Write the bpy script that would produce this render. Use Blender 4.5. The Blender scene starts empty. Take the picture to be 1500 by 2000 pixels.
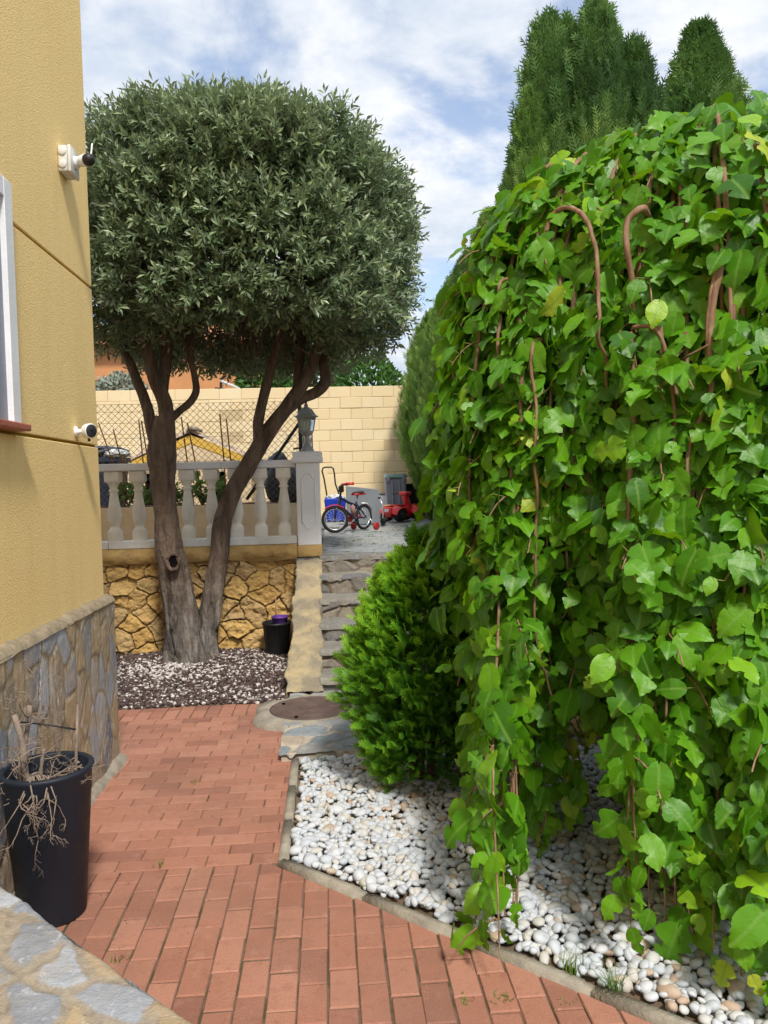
import bpy, bmesh, math, random
import numpy as np
from mathutils import Vector, Matrix
rng = np.random.default_rng(7)
random.seed(7)
scene = bpy.context.scene
col = scene.collection
PI = math.pi

# ------------------------------------------------------------------ camera model (path runs along +Y, house wall along Y)
F = 1500.0
CAMH, PITCH, ROLL, YAW = 1.5, math.radians(2.2), math.radians(1.5), math.radians(4.05)
cF = np.array([math.sin(YAW)*math.cos(PITCH), math.cos(YAW)*math.cos(PITCH), -math.sin(PITCH)])
_R0 = np.array([math.cos(YAW), -math.sin(YAW), 0.0]); _U0 = np.cross(_R0, cF)
cR = math.cos(ROLL)*_R0 - math.sin(ROLL)*_U0
cU = math.sin(ROLL)*_R0 + math.cos(ROLL)*_U0
cO = np.array([0, 0, CAMH])
def ray(x, y): return cR*(x-750)/F - cU*(y-1000)/F + cF
def G(x, y, z=0.0):
    d = ray(x, y); return cO + d*((z-cO[2])/d[2])
def PY(x, y, Y):
    d = ray(x, y); return cO + d*(Y/d[1])
def PX(x, y, X):
    d = ray(x, y); return cO + d*(X/d[0])
def proj(P):
    q = np.asarray(P, float)-cO; w = q@cF
    return 750+F*(q@cR)/w, 1000-F*(q@cU)/w
cam = bpy.data.cameras.new('camera'); camo = bpy.data.objects.new('camera', cam); col.objects.link(camo)
cam.sensor_fit = 'VERTICAL'; cam.sensor_height = 36; cam.lens = 36*F/2000; cam.clip_start = .02; cam.clip_end = 2000
m = Matrix.Identity(4)
for i in range(3):
    m[i][0] = cR[i]; m[i][1] = cU[i]; m[i][2] = -cF[i]; m[i][3] = cO[i]
camo.matrix_world = m
scene.camera = camo

# ------------------------------------------------------------------ numpy noise
_perm = rng.random((64, 64, 64)).astype(np.float32)
def vnoise(P):
    P = np.asarray(P, np.float64); i = np.floor(P).astype(int); f = P-i; f = f*f*(3-2*f)
    r = 0
    for dx in (0, 1):
        for dy in (0, 1):
            for dz in (0, 1):
                w = (f[..., 0] if dx else 1-f[..., 0])*(f[..., 1] if dy else 1-f[..., 1])*(f[..., 2] if dz else 1-f[..., 2])
                r = r+w*_perm[(i[..., 0]+dx) & 63, (i[..., 1]+dy) & 63, (i[..., 2]+dz) & 63]
    return r*2-1
def fbm(P, o=4):
    P = np.asarray(P, np.float64); r = 0; a = .5
    for k in range(o): r = r+a*vnoise(P*2**k+k*11.3); a *= .5
    return r
def nrm(v): 
    v = np.asarray(v, float); return v/np.maximum(np.linalg.norm(v, axis=-1, keepdims=True), 1e-9)

# ------------------------------------------------------------------ mesh builder
class MB:
    def __init__(s): s.V = []; s.F = []; s.A = []; s.n = 0
    def add(s, V, Fs, rnd=0.0, joint=0.0):
        V = np.asarray(V, np.float32).reshape(-1, 3)
        if not isinstance(Fs, (list, tuple)): Fs = [Fs]
        for f in Fs:
            f = np.asarray(f, np.int64)
            if f.size: s.F.append(f+s.n)
        a = np.zeros((len(V), 2), np.float32); a[:, 0] = rnd; a[:, 1] = joint
        s.V.append(V); s.A.append(a); s.n += len(V); return s
    def bm(s, b, M=None, rnd=0.0):
        if M is not None: b.transform(M)
        b.verts.ensure_lookup_table(); b.verts.index_update()
        V = np.array([v.co[:] for v in b.verts]); fs = {}
        for f in b.faces: fs.setdefault(len(f.verts), []).append([v.index for v in f.verts])
        s.add(V, [np.array(x) for x in fs.values()], rnd); b.free(); return s
    def box(s, lo, hi, bev=0.0, M=None, rnd=0.0, seg=2):
        b = bmesh.new(); bmesh.ops.create_cube(b, size=1)
        lo = np.array(lo, float); hi = np.array(hi, float)
        for v in b.verts: v.co = Vector(lo+(np.array(v.co[:])+.5)*(hi-lo))
        if bev: bmesh.ops.bevel(b, geom=list(b.edges), offset=bev, segments=seg, affect='EDGES', profile=.5)
        return s.bm(b, M, rnd)
    def tube(s, pts, rad, n=8, cap=True, rnd=0.0, flut=None):
        pts = np.asarray(pts, float); k = len(pts); rad = np.broadcast_to(np.asarray(rad, float), (k,))
        T = np.gradient(pts, axis=0); T = nrm(T)
        ref = np.array([0, 0, 1.0]) if abs(T[0, 2]) < .9 else np.array([1.0, 0, 0])
        V = []; x = nrm(np.cross(T[0], ref))
        for i in range(k):
            x = nrm(x-T[i]*(x@T[i])); y = np.cross(T[i], x)
            a = np.arange(n)*2*PI/n
            ring = np.cos(a)[:, None]*x+np.sin(a)[:, None]*y
            rr = np.full(n, rad[i])
            if flut is not None: rr = rr*flut(i/(k-1), a, pts[i]+ring*rad[i])
            V.append(pts[i]+ring*rr[:, None])
        V = np.concatenate(V); i = np.arange(k-1)[:, None]*n; j = np.arange(n)[None]; j2 = (j+1) % n
        Fq = np.stack([i+j, i+j2, i+n+j2, i+n+j], -1).reshape(-1, 4)
        fs = [Fq]
        if cap and n > 2: fs += [np.arange(n)[None, ::-1], (np.arange(n)+(k-1)*n)[None]]
        return s.add(V, fs, rnd)
    def lathe(s, prof, n=24, o=(0, 0, 0), axis=(0, 0, 1), rnd=0.0, cap=True, phase=0.0):
        axis = nrm(axis); ref = np.array([1.0, 0, 0]) if abs(axis[0]) < .9 else np.array([0, 1.0, 0])
        x = nrm(ref-axis*(ref@axis)); y = np.cross(axis, x); a = np.arange(n)*2*PI/n+phase
        ring = np.cos(a)[:, None]*x+np.sin(a)[:, None]*y; k = len(prof)
        V = np.concatenate([np.array(o)+axis*h+ring*r for r, h in prof])
        i = np.arange(k-1)[:, None]*n; j = np.arange(n)[None]; j2 = (j+1) % n
        fs = [np.stack([i+j, i+j2, i+n+j2, i+n+j], -1).reshape(-1, 4)]
        if cap: fs += [np.arange(n)[None, ::-1], (np.arange(n)+(k-1)*n)[None]]
        return s.add(V, fs, rnd)
    def prism(s, poly, z0, z1, rnd=0.0):
        n = len(poly); p = np.array(poly, float)
        V = np.concatenate([np.c_[p, np.full(n, z0)], np.c_[p, np.full(n, z1)]])
        j = np.arange(n); j2 = (j+1) % n
        return s.add(V, [np.stack([j, j2, j2+n, j+n], -1), j[None, ::-1], (j+n)[None]], rnd)
    def xf(s, M):
        M = np.array(M); s.V = [(v@M[:3, :3].T+M[:3, 3]).astype(np.float32) for v in s.V]; return s
    def build(s, name, mat, parent=None, smooth=True, local=False, angle=None):
        V = np.concatenate(s.V)
        if parent is not None and not local: V = V-np.array(parent.location[:], np.float32)
        me = bpy.data.meshes.new(name); me.vertices.add(len(V)); me.vertices.foreach_set('co', V.astype(np.float32).ravel())
        li = np.concatenate([f.ravel() for f in s.F]).astype(np.int32)
        lt = np.concatenate([np.full(len(f), f.shape[1]) for f in s.F]).astype(np.int32)
        ls = np.concatenate([[0], np.cumsum(lt)[:-1]]).astype(np.int32)
        me.loops.add(len(li)); me.loops.foreach_set('vertex_index', li)
        me.polygons.add(len(lt)); me.polygons.foreach_set('loop_start', ls)
        me.update(calc_edges=True); me.validate()
        A = np.concatenate(s.A)
        if len(A) == len(me.vertices):
            for k, nm in enumerate(('rnd', 'joint')):
                at = me.attributes.new(nm, 'FLOAT', 'POINT'); at.data.foreach_set('value', np.ascontiguousarray(A[:, k]))
        me.polygons.foreach_set('use_smooth', np.full(len(me.polygons), bool(smooth)))
        if smooth and angle is not None:
            try: me.set_sharp_from_angle(angle=math.radians(angle))
            except Exception: pass
        me.materials.append(mat)
        o = bpy.data.objects.new(name, me); col.objects.link(o)
        if parent is not None: o.parent = parent
        return o
def tag(o, label, cat, group=None):
    o['label'] = label; o['category'] = cat
    if group: o['group'] = group
    return o
def thing(name, label, cat, loc=(0, 0, 0), group=None, rz=0.0):
    o = bpy.data.objects.new(name, None); col.objects.link(o); o.location = [float(v) for v in loc]; o.rotation_euler = (0, 0, rz)
    o.empty_display_size = .1
    return tag(o, label, cat, group)
def struct(o): o['kind'] = 'structure'; return o
def stuff(o): o['kind'] = 'stuff'; return o

# ------------------------------------------------------------------ materials
class NT:
    def __init__(s, name):
        s.m = bpy.data.materials.new(name); s.m.use_nodes = True; s.t = s.m.node_tree; s.t.nodes.clear()
        s.out = s.n('ShaderNodeOutputMaterial'); s.p = s.n('ShaderNodeBsdfPrincipled'); s.l(s.p.outputs[0], s.out.inputs[0])
        s.co = None
    def n(s, ty, **k):
        o = s.t.nodes.new(ty)
        for a, b in k.items(): setattr(o, a, b)
        return o
    def l(s, a, b): s.t.links.new(a, b)
    def coord(s, scale=(1, 1, 1)):
        c = s.n('ShaderNodeTexCoord'); mp = s.n('ShaderNodeMapping'); s.l(c.outputs['Object'], mp.inputs[0]); mp.inputs['Scale'].default_value = scale
        return mp.outputs[0]
    def noise(s, scale, detail=4, rough=.55, stretch=(1, 1, 1), dist=0):
        n = s.n('ShaderNodeTexNoise'); s.l(s.coord(stretch), n.inputs['Vector']); n.inputs['Scale'].default_value = scale
        n.inputs['Detail'].default_value = detail; n.inputs['Roughness'].default_value = rough; n.inputs['Distortion'].default_value = dist
        return n.outputs['Fac']
    def vor(s, scale, out='Distance', stretch=(1, 1, 1)):
        n = s.n('ShaderNodeTexVoronoi'); s.l(s.coord(stretch), n.inputs['Vector']); n.inputs['Scale'].default_value = scale; return n.outputs[out]
    def attr(s, nm): return s.n('ShaderNodeAttribute', attribute_name=nm).outputs['Fac']
    def ramp(s, fac, stops, interp='LINEAR'):
        r = s.n('ShaderNodeValToRGB'); r.color_ramp.interpolation = interp; e = r.color_ramp.elements
        while len(e) < len(stops): e.new(.5)
        for q, (p, c) in zip(e, stops):
            q.position = p; q.color = (*c, 1) if len(c) == 3 else c
        s.l(fac, r.inputs[0]); return r.outputs[0]
    def mr(s, v, a, b, c=0.0, d=1.0):
        n = s.n('ShaderNodeMapRange'); s.l(v, n.inputs[0])
        for i, x in enumerate((a, b, c, d)): n.inputs[i+1].default_value = x
        return n.outputs[0]
    def math(s, op, a, b=None):
        n = s.n('ShaderNodeMath', operation=op)
        for i, x in enumerate((a, b)):
            if x is None: continue
            if isinstance(x, (int, float)): n.inputs[i].default_value = x
            else: s.l(x, n.inputs[i])
        return n.outputs[0]
    def mix(s, fac, a, b, mode='MIX'):
        n = s.n('ShaderNodeMix', data_type='RGBA', blend_type=mode)
        for i, x in ((0, fac), (6, a), (7, b)):
            if isinstance(x, (int, float)): n.inputs[i].default_value = x
            elif isinstance(x, tuple): n.inputs[i].default_value = (*x, 1)
            else: s.l(x, n.inputs[i])
        return n.outputs[2]
    def bump(s, h, dist=.01, strength=1.0, prev=None):
        n = s.n('ShaderNodeBump'); s.l(h, n.inputs['Height']); n.inputs['Distance'].default_value = dist; n.inputs['Strength'].default_value = strength
        if prev is not None: s.l(prev, n.inputs['Normal'])
        return n.outputs[0]
    def fin(s, colr=None, rough=.8, nor=None, spec=.3, metal=0.0):
        p = s.p
        if colr is not None:
            if isinstance(colr, tuple): p.inputs['Base Color'].default_value = (*colr, 1)
            else: s.l(colr, p.inputs['Base Color'])
        if isinstance(rough, (int, float)): p.inputs['Roughness'].default_value = rough
        else: s.l(rough, p.inputs['Roughness'])
        p.inputs['Specular IOR Level'].default_value = spec; p.inputs['Metallic'].default_value = metal
        if nor is not None: s.l(nor, p.inputs['Normal'])
        return s.m
def hexc(h):
    c = [int(h[i:i+2], 16)/255 for i in (0, 2, 4)]
    return tuple(x/12.92 if x <= .04045 else ((x+.055)/1.055)**2.4 for x in c)
def plain(name, c, rough=.5, var=.12, scale=6, bump=0.0, bscale=60, spec=.4, metal=0.0):
    t = NT(name); n = t.noise(scale, 5)
    d = tuple(x*(1-var) for x in c); e = tuple(min(1, x*(1+var)) for x in c)
    cl = t.ramp(n, [(.3, d), (.7, e)])
    nor = t.bump(t.noise(bscale, 3), bump) if bump else None
    return t.fin(cl, t.mr(t.noise(scale*3, 3), .3, .7, max(0, rough-.08), min(1, rough+.08)), nor, spec, metal)
def stone_mat(name, stops, mortar, fine=40, bump=.004, streak=(1, 1, 1), rough=.8, dark=(.5, .5, .5), stain=None, spec=.25, vein=0):
    t = NT(name); r = t.attr('rnd'); j = t.attr('joint')
    base = t.ramp(r, stops, 'LINEAR')
    n1 = t.noise(9, 6, .65, streak); n2 = t.noise(fine, 5, .6, streak)
    base = t.mix(t.mr(n1, .35, .75, 0, .75), base, t.mix(1.0, base, dark, 'MULTIPLY'))
    base = t.mix(t.mr(n2, .35, .75, .0, .6), base, t.mix(.22, base, (.75, .7, .62)))
    if stain is not None: base = t.mix(t.mr(t.noise(4.5, 6, .7), .52, .68, 0, .8), base, stain)
    if vein: base = t.mix(t.mr(t.noise(11, 7, .7, streak, 2.2), .56, .64, 0, vein), base, (.60, .62, .66))
    mo = t.mix(t.mr(t.noise(26, 5), .3, .7), mortar, tuple(x*.6 for x in mortar))
    c = t.mix(j, base, mo)
    h = t.math('ADD', t.math('MULTIPLY', n2, 1.0), t.math('MULTIPLY', t.noise(fine*4, 3), .35))
    return t.fin(c, rough, t.bump(h, bump), spec)

def leaf_mat(name, stops, trans, tfac=.35, rough=.4, spec=.4, var=None, under=None, midrib=False):
    t = NT(name); base = t.ramp(t.attr('rnd'), stops)
    if var is not None:
        base = t.mix(t.mr(t.attr('joint'), 0, 1), base, var)
    if under is not None:
        g = t.n('ShaderNodeNewGeometry'); base = t.mix(g.outputs['Backfacing'], base, under)
    if midrib: base = t.mix(t.mr(t.attr('joint'), .06, .0, 0, .75), base, (.20, .38, .06)); base = t.mix(t.mr(t.noise(40, 4), .35, .7, 0, .2), base, (.05, .17, .012))
    t.fin(base, rough, t.bump(t.noise(110, 2), .0012) if midrib else None, spec)
    tr = t.n('ShaderNodeBsdfTranslucent'); t.l(t.mix(.5, base, trans), tr.inputs[0])
    mx = t.n('ShaderNodeMixShader'); mx.inputs[0].default_value = tfac
    t.l(t.p.outputs[0], mx.inputs[1]); t.l(tr.outputs[0], mx.inputs[2]); t.l(mx.outputs[0], t.out.inputs[0])
    return t.m

# plaster
t = NT('yellow_plaster'); g = t.noise(120, 3, .6); g2 = t.vor(170); big = t.noise(1.3, 5, .6)
drip = t.noise(2.2, 4, .6, (3, 3, .35))
cl = t.mix(t.mr(big, .3, .7), (.92, .685, .315), (.89, .645, .28)); cl = t.mix(t.mr(drip, .5, .75, 0, .35), cl, (.74, .54, .24))
cl = t.mix(t.mr(g, .35, .6, .35, 0), cl, (.66, .47, .18))
cl = t.mix(t.mr(t.noise(3.5, 6, .7, (2.5, 2.5, .22)), .54, .74, 0, .22), cl, (.70, .50, .21)); zq = t.n('ShaderNodeSeparateXYZ'); t.l(t.coord(), zq.inputs[0]); cl = t.mix(t.math('MULTIPLY', t.mr(zq.outputs[2], .35, .0), t.mr(t.noise(6, 5), .35, .65)), cl, (.50, .38, .20))
M_plaster = t.fin(cl, .9, t.bump(t.math('ADD', g, t.math('MULTIPLY', g2, .6)), .002), .15)
t = NT('groove_paint'); M_groove = t.fin(t.mix(t.mr(t.noise(6, 4), .3, .7), (.36, .23, .035), (.29, .17, .02)), .85, None, .15)
M_white = plain('white_paint', (.78, .79, .80), .55, .05, 5, .001, 90)
M_balu = plain('cast_stone_white', (.87, .86, .81), .7, .10, 7, .002, 70)
M_balu_body = plain('cast_stone_cream', (.87, .82, .71), .75, .12, 7, .002, 70)
M_pillar = plain('pillar_paint', (.86, .865, .87), .65, .07, 4, .0015, 60)
M_sill = plain('sill_terracotta', (.36, .12, .08), .6, .15, 20, .001, 80)
M_ledge = stone_mat('ochre_render', [(0, (.58, .38, .13)), (1, (.66, .43, .15))], (.5, .33, .12), 30, .008, dark=(.7, .62, .5), stain=(.35, .25, .12))
M_rubble = stone_mat('ochre_rubble', [(0, (.56, .34, .095)), (.3, (.66, .42, .125)), (.55, (.64, .43, .165)), (.8, (.54, .37, .17)), (1, (.68, .47, .19))], (.20, .13, .065), 24, .018, dark=(.80, .72, .62), stain=(.66, .42, .15))
SL = [(0, (.14, .16, .20)), (.16, (.29, .315, .36)), (.28, (.42, .44, .48)), (.34, (.38, .29, .18)), (.5, (.46, .35, .21)), (.62, (.29, .24, .17)), (.70, (.24, .265, .31)), (.84, (.38, .405, .45)), (.90, (.42, .30, .16)), (1, (.34, .28, .20))]
M_slatewall = stone_mat('slate_cladding', SL, (.36, .29, .195), 34, .007, (1, 1, .45), .7, (.66, .62, .56), (.46, .34, .20), vein=.75)
M_slatecap = stone_mat('slate_capping', SL, (.40, .33, .245), 30, .006, rough=.7, dark=(.65, .6, .55), stain=(.40, .32, .22), vein=.35)
STP = [(0, (.10, .11, .125)), (.3, (.21, .20, .18)), (.55, (.27, .225, .165)), (.75, (.165, .17, .18)), (1, (.30, .26, .20))]
M_steptread = stone_mat('step_slab', [(0, (.15, .155, .16)), (.35, (.26, .245, .21)), (.65, (.18, .18, .175)), (1, (.31, .28, .23))], (.30, .255, .20), 34, .009, rough=.85, dark=(.6, .57, .53))
M_landing = stone_mat('landing_slab', [(0, (.17, .21, .235)), (.3, (.30, .31, .31)), (.5, (.42, .33, .24)), (.7, (.22, .26, .28)), (1, (.36, .34, .30))], (.50, .42, .33), 26, .008, rough=.75, dark=(.68, .66, .64), vein=.25)
M_riser = stone_mat('step_riser_stone', STP, (.24, .19, .145), 30, .008, rough=.85, dark=(.55, .5, .46))
STT = [(0, (.15, .175, .195)), (.3, (.25, .26, .26)), (.6, (.19, .215, .235)), (.8, (.30, .28, .235)), (1, (.24, .25, .265))]
M_tread = stone_mat('step_tread_stone', STT, (.38, .33, .27), 30, .006, rough=.75, dark=(.7, .66, .62))
M_terrace = stone_mat('terrace_slate', [(0, (.26, .28, .30)), (.4, (.36, .37, .37)), (.7, (.30, .32, .34)), (1, (.42, .40, .35))], (.15, .13, .11), 18, .01, (1, 2.5, 1), rough=.65, dark=(.55, .54, .53))
t = NT('cheek_render'); n1 = t.noise(5, 6, .65); n2 = t.noise(60, 5)
cl = t.mix(t.mr(n1, .35, .7), (.47, .37, .21), (.36, .30, .20)); cl = t.mix(t.mr(t.noise(3.4, 6, .65), .44, .58, 0, .85), cl, (.22, .195, .15)); cl = t.mix(t.mr(t.noise(18, 6, .7), .5, .7, 0, .5), cl, (.36, .26, .13))
M_cheek = t.fin(cl, .9, t.bump(t.math('ADD', n2, t.math('MULTIPLY', t.vor(90), .5)), .008), .15)
t = NT('red_paver'); r = t.attr('rnd')
cl = t.ramp(r, [(0, (.235, .105, .072)), (.3, (.325, .142, .092)), (.6, (.36, .162, .105)), (.85, (.41, .195, .13)), (1, (.28, .118, .075))])
cl = t.mix(t.mr(t.noise(3, 5, .6), .4, .7, 0, .5), cl, (.42, .20, .14)); cl = t.mix(t.mr(t.noise(260, 2), .62, .72, 0, .55), cl, (.56, .34, .26))
cl = t.mix(t.mr(t.noise(22, 5, .7), .52, .72, 0, .5), cl, (.22, .095, .065)); cl = t.mix(t.mr(t.noise(1.4, 6, .65), .46, .68, 0, .5), cl, (.22, .125, .09)); cl = t.mix(t.mr(t.noise(8, 6, .7), .58, .72, 0, .45), cl, (.45, .27, .20))
cl = t.mix(t.mr(t.noise(75, 4, .7), .66, .74, 0, .6), cl, (.16, .09, .06))
M_brick = t.fin(cl, .8, t.bump(t.noise(190, 3), .0025), .25)
t = NT('joint_grit'); M_joint = t.fin(t.mix(t.mr(t.noise(9, 5), .45, .6), (.17, .115, .08), (.085, .075, .04)), .95, t.bump(t.noise(200, 3), .004), .1)
t = NT('soil'); M_soil = t.fin(t.mix(t.mr(t.noise(7, 6), .3, .7), (.16, .11, .07), (.26, .20, .14)), .95, t.bump(t.noise(50, 5), .02), .1)
M_kerb = plain('kerb_concrete', (.30, .265, .21), .9, .25, 16, .004, 90, .15)
t = NT('pebble'); r = t.attr('rnd')
cl = t.ramp(r, [(0, (.45, .48, .52)), (.25, (.50, .53, .57)), (.62, (.555, .57, .59)), (.8, (.52, .51, .48)), (.92, (.52, .48, .41)), (.96, (.40, .40, .40)), (.985, (.47, .39, .30)), (1, (.46, .34, .25))])
cl = t.mix(t.mr(t.noise(55, 5, .6), .48, .72, 0, .35), cl, (.55, .52, .47))
M_pebble = t.fin(cl, .6, t.bump(t.noise(240, 3), .0012), .35)
t = NT('gravel_chip'); r = t.attr('rnd')
M_chip = t.fin(t.ramp(r, [(0, (.045, .03, .028)), (.3, (.085, .055, .05)), (.5, (.15, .11, .095)), (.56, (.34, .30, .27)), (.8, (.55, .51, .47)), (1, (.68, .64, .60))]), .85, None, .2)
t = NT('block_wall'); big = t.noise(1.1, 5, .6); z = t.n('ShaderNodeSeparateXYZ'); t.l(t.coord(), z.inputs[0])
cl = t.ramp(t.attr('rnd'), [(0, (.76, .60, .36)), (.5, (.80, .635, .385)), (1, (.79, .65, .42))]); cl = t.mix(t.mr(big, .4, .7, 0, .5), cl, (.72, .56, .32))
cl = t.mix(t.attr('joint'), cl, (.58, .44, .26))
gr = t.math('MULTIPLY', t.mr(z.outputs[2], 2.85, 3.28), t.mr(t.noise(1.4, 5, .7, (2.5, 1, .7)), .42, .62))
cl = t.mix(t.math('MULTIPLY', gr, .75), cl, (.28, .21, .08))
M_block = t.fin(cl, .9, t.bump(t.noise(70, 4), .006), .15)
M_darkpot = plain('slate_blue_plastic', (.014, .019, .030), .55, .15, 5, .0006, 160, .35)
M_blackpl = plain('black_plastic', (.014, .014, .016), .5, .2, 10, 0, 60, .4)
M_black = plain('black_metal', (.018, .018, .02), .4, .15, 10)
M_bark = None
t = NT('olive_bark'); a = t.noise(14, 8, .7, (1, 1, .18), .6); b = t.noise(60, 5, .6, (1, 1, .35)); zz = t.n('ShaderNodeSeparateXYZ'); t.l(t.coord(), zz.inputs[0])
cl = t.ramp(a, [(.3, (.06, .042, .032)), (.5, (.17, .122, .09)), (.68, (.27, .195, .14)), (.8, (.37, .30, .24))])
low = t.ramp(a, [(.33, (.045, .038, .034)), (.5, (.17, .148, .128)), (.66, (.33, .295, .26)), (.8, (.46, .43, .39))])
cl = t.mix(t.mr(zz.outputs[2], .85, .3), cl, low); cl = t.mix(t.mr(t.noise(7, 5), .55, .7, 0, .5), cl, (.17, .10, .065))
M_bark = t.fin(cl, .9, t.bump(t.math('ADD', a, t.math('MULTIPLY', b, .7)), .035), .15)
M_knot = plain('knot_hollow', (.006, .005, .005), .95, .3, 20, .004, 40, .05)
t = NT('mulberry_bark'); a = t.noise(30, 6, .6, (1, 1, .3))
M_mbark = t.fin(t.ramp(a, [(.3, (.14, .075, .04)), (.55, (.27, .16, .095)), (.75, (.42, .30, .20))]), .75, t.bump(a, .006), .25)
M_twigg = plain('green_shoot', (.24, .26, .07), .6, .2, 20)
M_cbark = plain('conifer_bark', (.12, .065, .04), .9, .3, 20, .01, 40, .1)
M_dead = plain('dry_twig', (.24, .185, .145), .85, .35, 25, .002, 90, .15)
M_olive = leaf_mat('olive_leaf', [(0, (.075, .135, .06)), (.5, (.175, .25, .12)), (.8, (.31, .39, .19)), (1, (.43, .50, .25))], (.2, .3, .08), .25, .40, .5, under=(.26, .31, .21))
M_mulb = leaf_mat('mulberry_leaf', [(0, (.036, .13, .005)), (.4, (.082, .255, .007)), (.7, (.15, .37, .010)), (.88, (.27, .50, .018)), (1, (.46, .54, .05))], (.46, .80, .01), .29, .42, .38, midrib=True)
M_cyp = leaf_mat('cypress_leaf', [(0, (.05, .115, .03)), (.5, (.12, .23, .055)), (1, (.25, .38, .09))], (.18, .34, .06), .3, .6, .25)
M_hedge = leaf_mat('hedge_leaf', [(0, (.085, .17, .035)), (.5, (.18, .31, .06)), (1, (.32, .45, .10))], (.2, .38, .06), .3, .6, .25)
M_thuja = leaf_mat('thuja_leaf', [(0, (.03, .11, .014)), (.35, (.08, .24, .02)), (.65, (.22, .46, .025)), (1, (.42, .64, .05))], (.3, .6, .03), .35, .5, .3)
M_shrub = leaf_mat('shrub_leaf', [(0, (.03, .10, .02)), (1, (.10, .22, .04))], (.14, .3, .03), .3, .5, .3)
M_tomato = leaf_mat('bed_leaf', [(0, (.07, .2, .03)), (1, (.2, .38, .08))], (.25, .45, .05), .35, .5, .3)
M_grey = leaf_mat('silver_leaf', [(0, (.26, .30, .24)), (1, (.38, .41, .34))], (.3, .35, .25), .25, .6, .2)
M_grass = leaf_mat('weed_blade', [(0, (.06, .14, .02)), (1, (.2, .3, .05))], (.2, .35, .03), .3, .5, .3)
M_iron = plain('cast_iron', (.13, .085, .07), .65, .25, 14, .003, 120, .4, .2)
M_lampgrey = plain('lantern_paint', (.32, .325, .32), .5, .12, 8)
t = NT('lantern_glass'); t.fin((.80, .83, .74), .08, None, .5); t.p.inputs['Transmission Weight'].default_value = .85; M_glass = t.m
M_bulb = plain('bulb_white', (.8, .8, .76), .3, .03)
M_red = plain('red_plastic', (.62, .02, .025), .35, .1, 6, 0, 60, .5)
M_redd = plain('red_rubber', (.42, .02, .02), .5, .1)
M_tyre = plain('tyre_rubber', (.02, .02, .021), .75, .2, 30, .001, 200, .25)
M_chrome = plain('bright_metal', (.6, .6, .62), .3, .08, 10, 0, 60, .5, .7)
M_navy = plain('navy_paint', (.018, .022, .06), .3, .1, 8, 0, 60, .5)
M_blue = plain('blue_plastic', (.012, .05, .46), .4, .1, 5, 0, 60, .5)
M_binn = plain('grey_bin', (.25, .26, .31), .5, .08, 5, 0, 60, .4)
M_bing = plain('green_lid', (.22, .40, .34), .5, .08, 5, 0, 60, .4)
M_panel = plain('grey_sheet', (.22, .24, .26), .5, .12, 3, .001, 30, .4)
M_peach = plain('faded_peach', (.75, .45, .25), .5, .15, 12)
M_orange = plain('orange_render', (.56, .27, .12), .9, .08, 2, .004, 60, .1)
M_tile = plain('clay_tile', (.40, .17, .09), .85, .3, 9, .01, 30, .15)
M_verge = plain('verge_mortar', (.66, .52, .44), .85, .2, 14, .006, 50, .15)
M_yellow = plain('yellow_band', (.72, .45, .09), .85, .1, 3, .004, 60, .15)
M_cream = plain('cream_render', (.72, .56, .36), .9, .1, 3, .005, 60, .15)
M_dark = plain('dark_void', (.012, .012, .012), .9, .2)
M_fence = plain('fence_wire', (.17, .13, .08), .6, .3, 20, 0, 60, .4)
M_post = plain('fence_post', (.02, .022, .02), .5, .2)
M_rebar = plain('rusty_rod', (.22, .09, .045), .85, .3, 30, .002, 150, .1)
M_planter = stone_mat('planter_render', [(0, (.84, .68, .46)), (1, (.84, .68, .46))], (.84, .68, .46), 20, .006, (1, 1, .4), dark=(.85, .8, .74), stain=(.62, .46, .28))
M_sack = plain('dark_sack', (.045, .055, .075), .4, .4, 9, .006, 14, .45)
M_bluebin = plain('navy_bin', (.025, .035, .07), .55, .2, 4)
M_wclut = plain('white_sheet', (.6, .61, .62), .6, .25, 20, .006, 20)
M_purple = plain('purple_plastic', (.11, .04, .26), .45, .1)
M_pink = plain('pale_stick', (.42, .22, .20), .8, .1)
M_rock = stone_mat('ochre_boulder', [(0, (.58, .38, .16)), (1, (.62, .44, .22))], (.5, .4, .2), 14, .02, dark=(.6, .5, .4))
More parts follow.
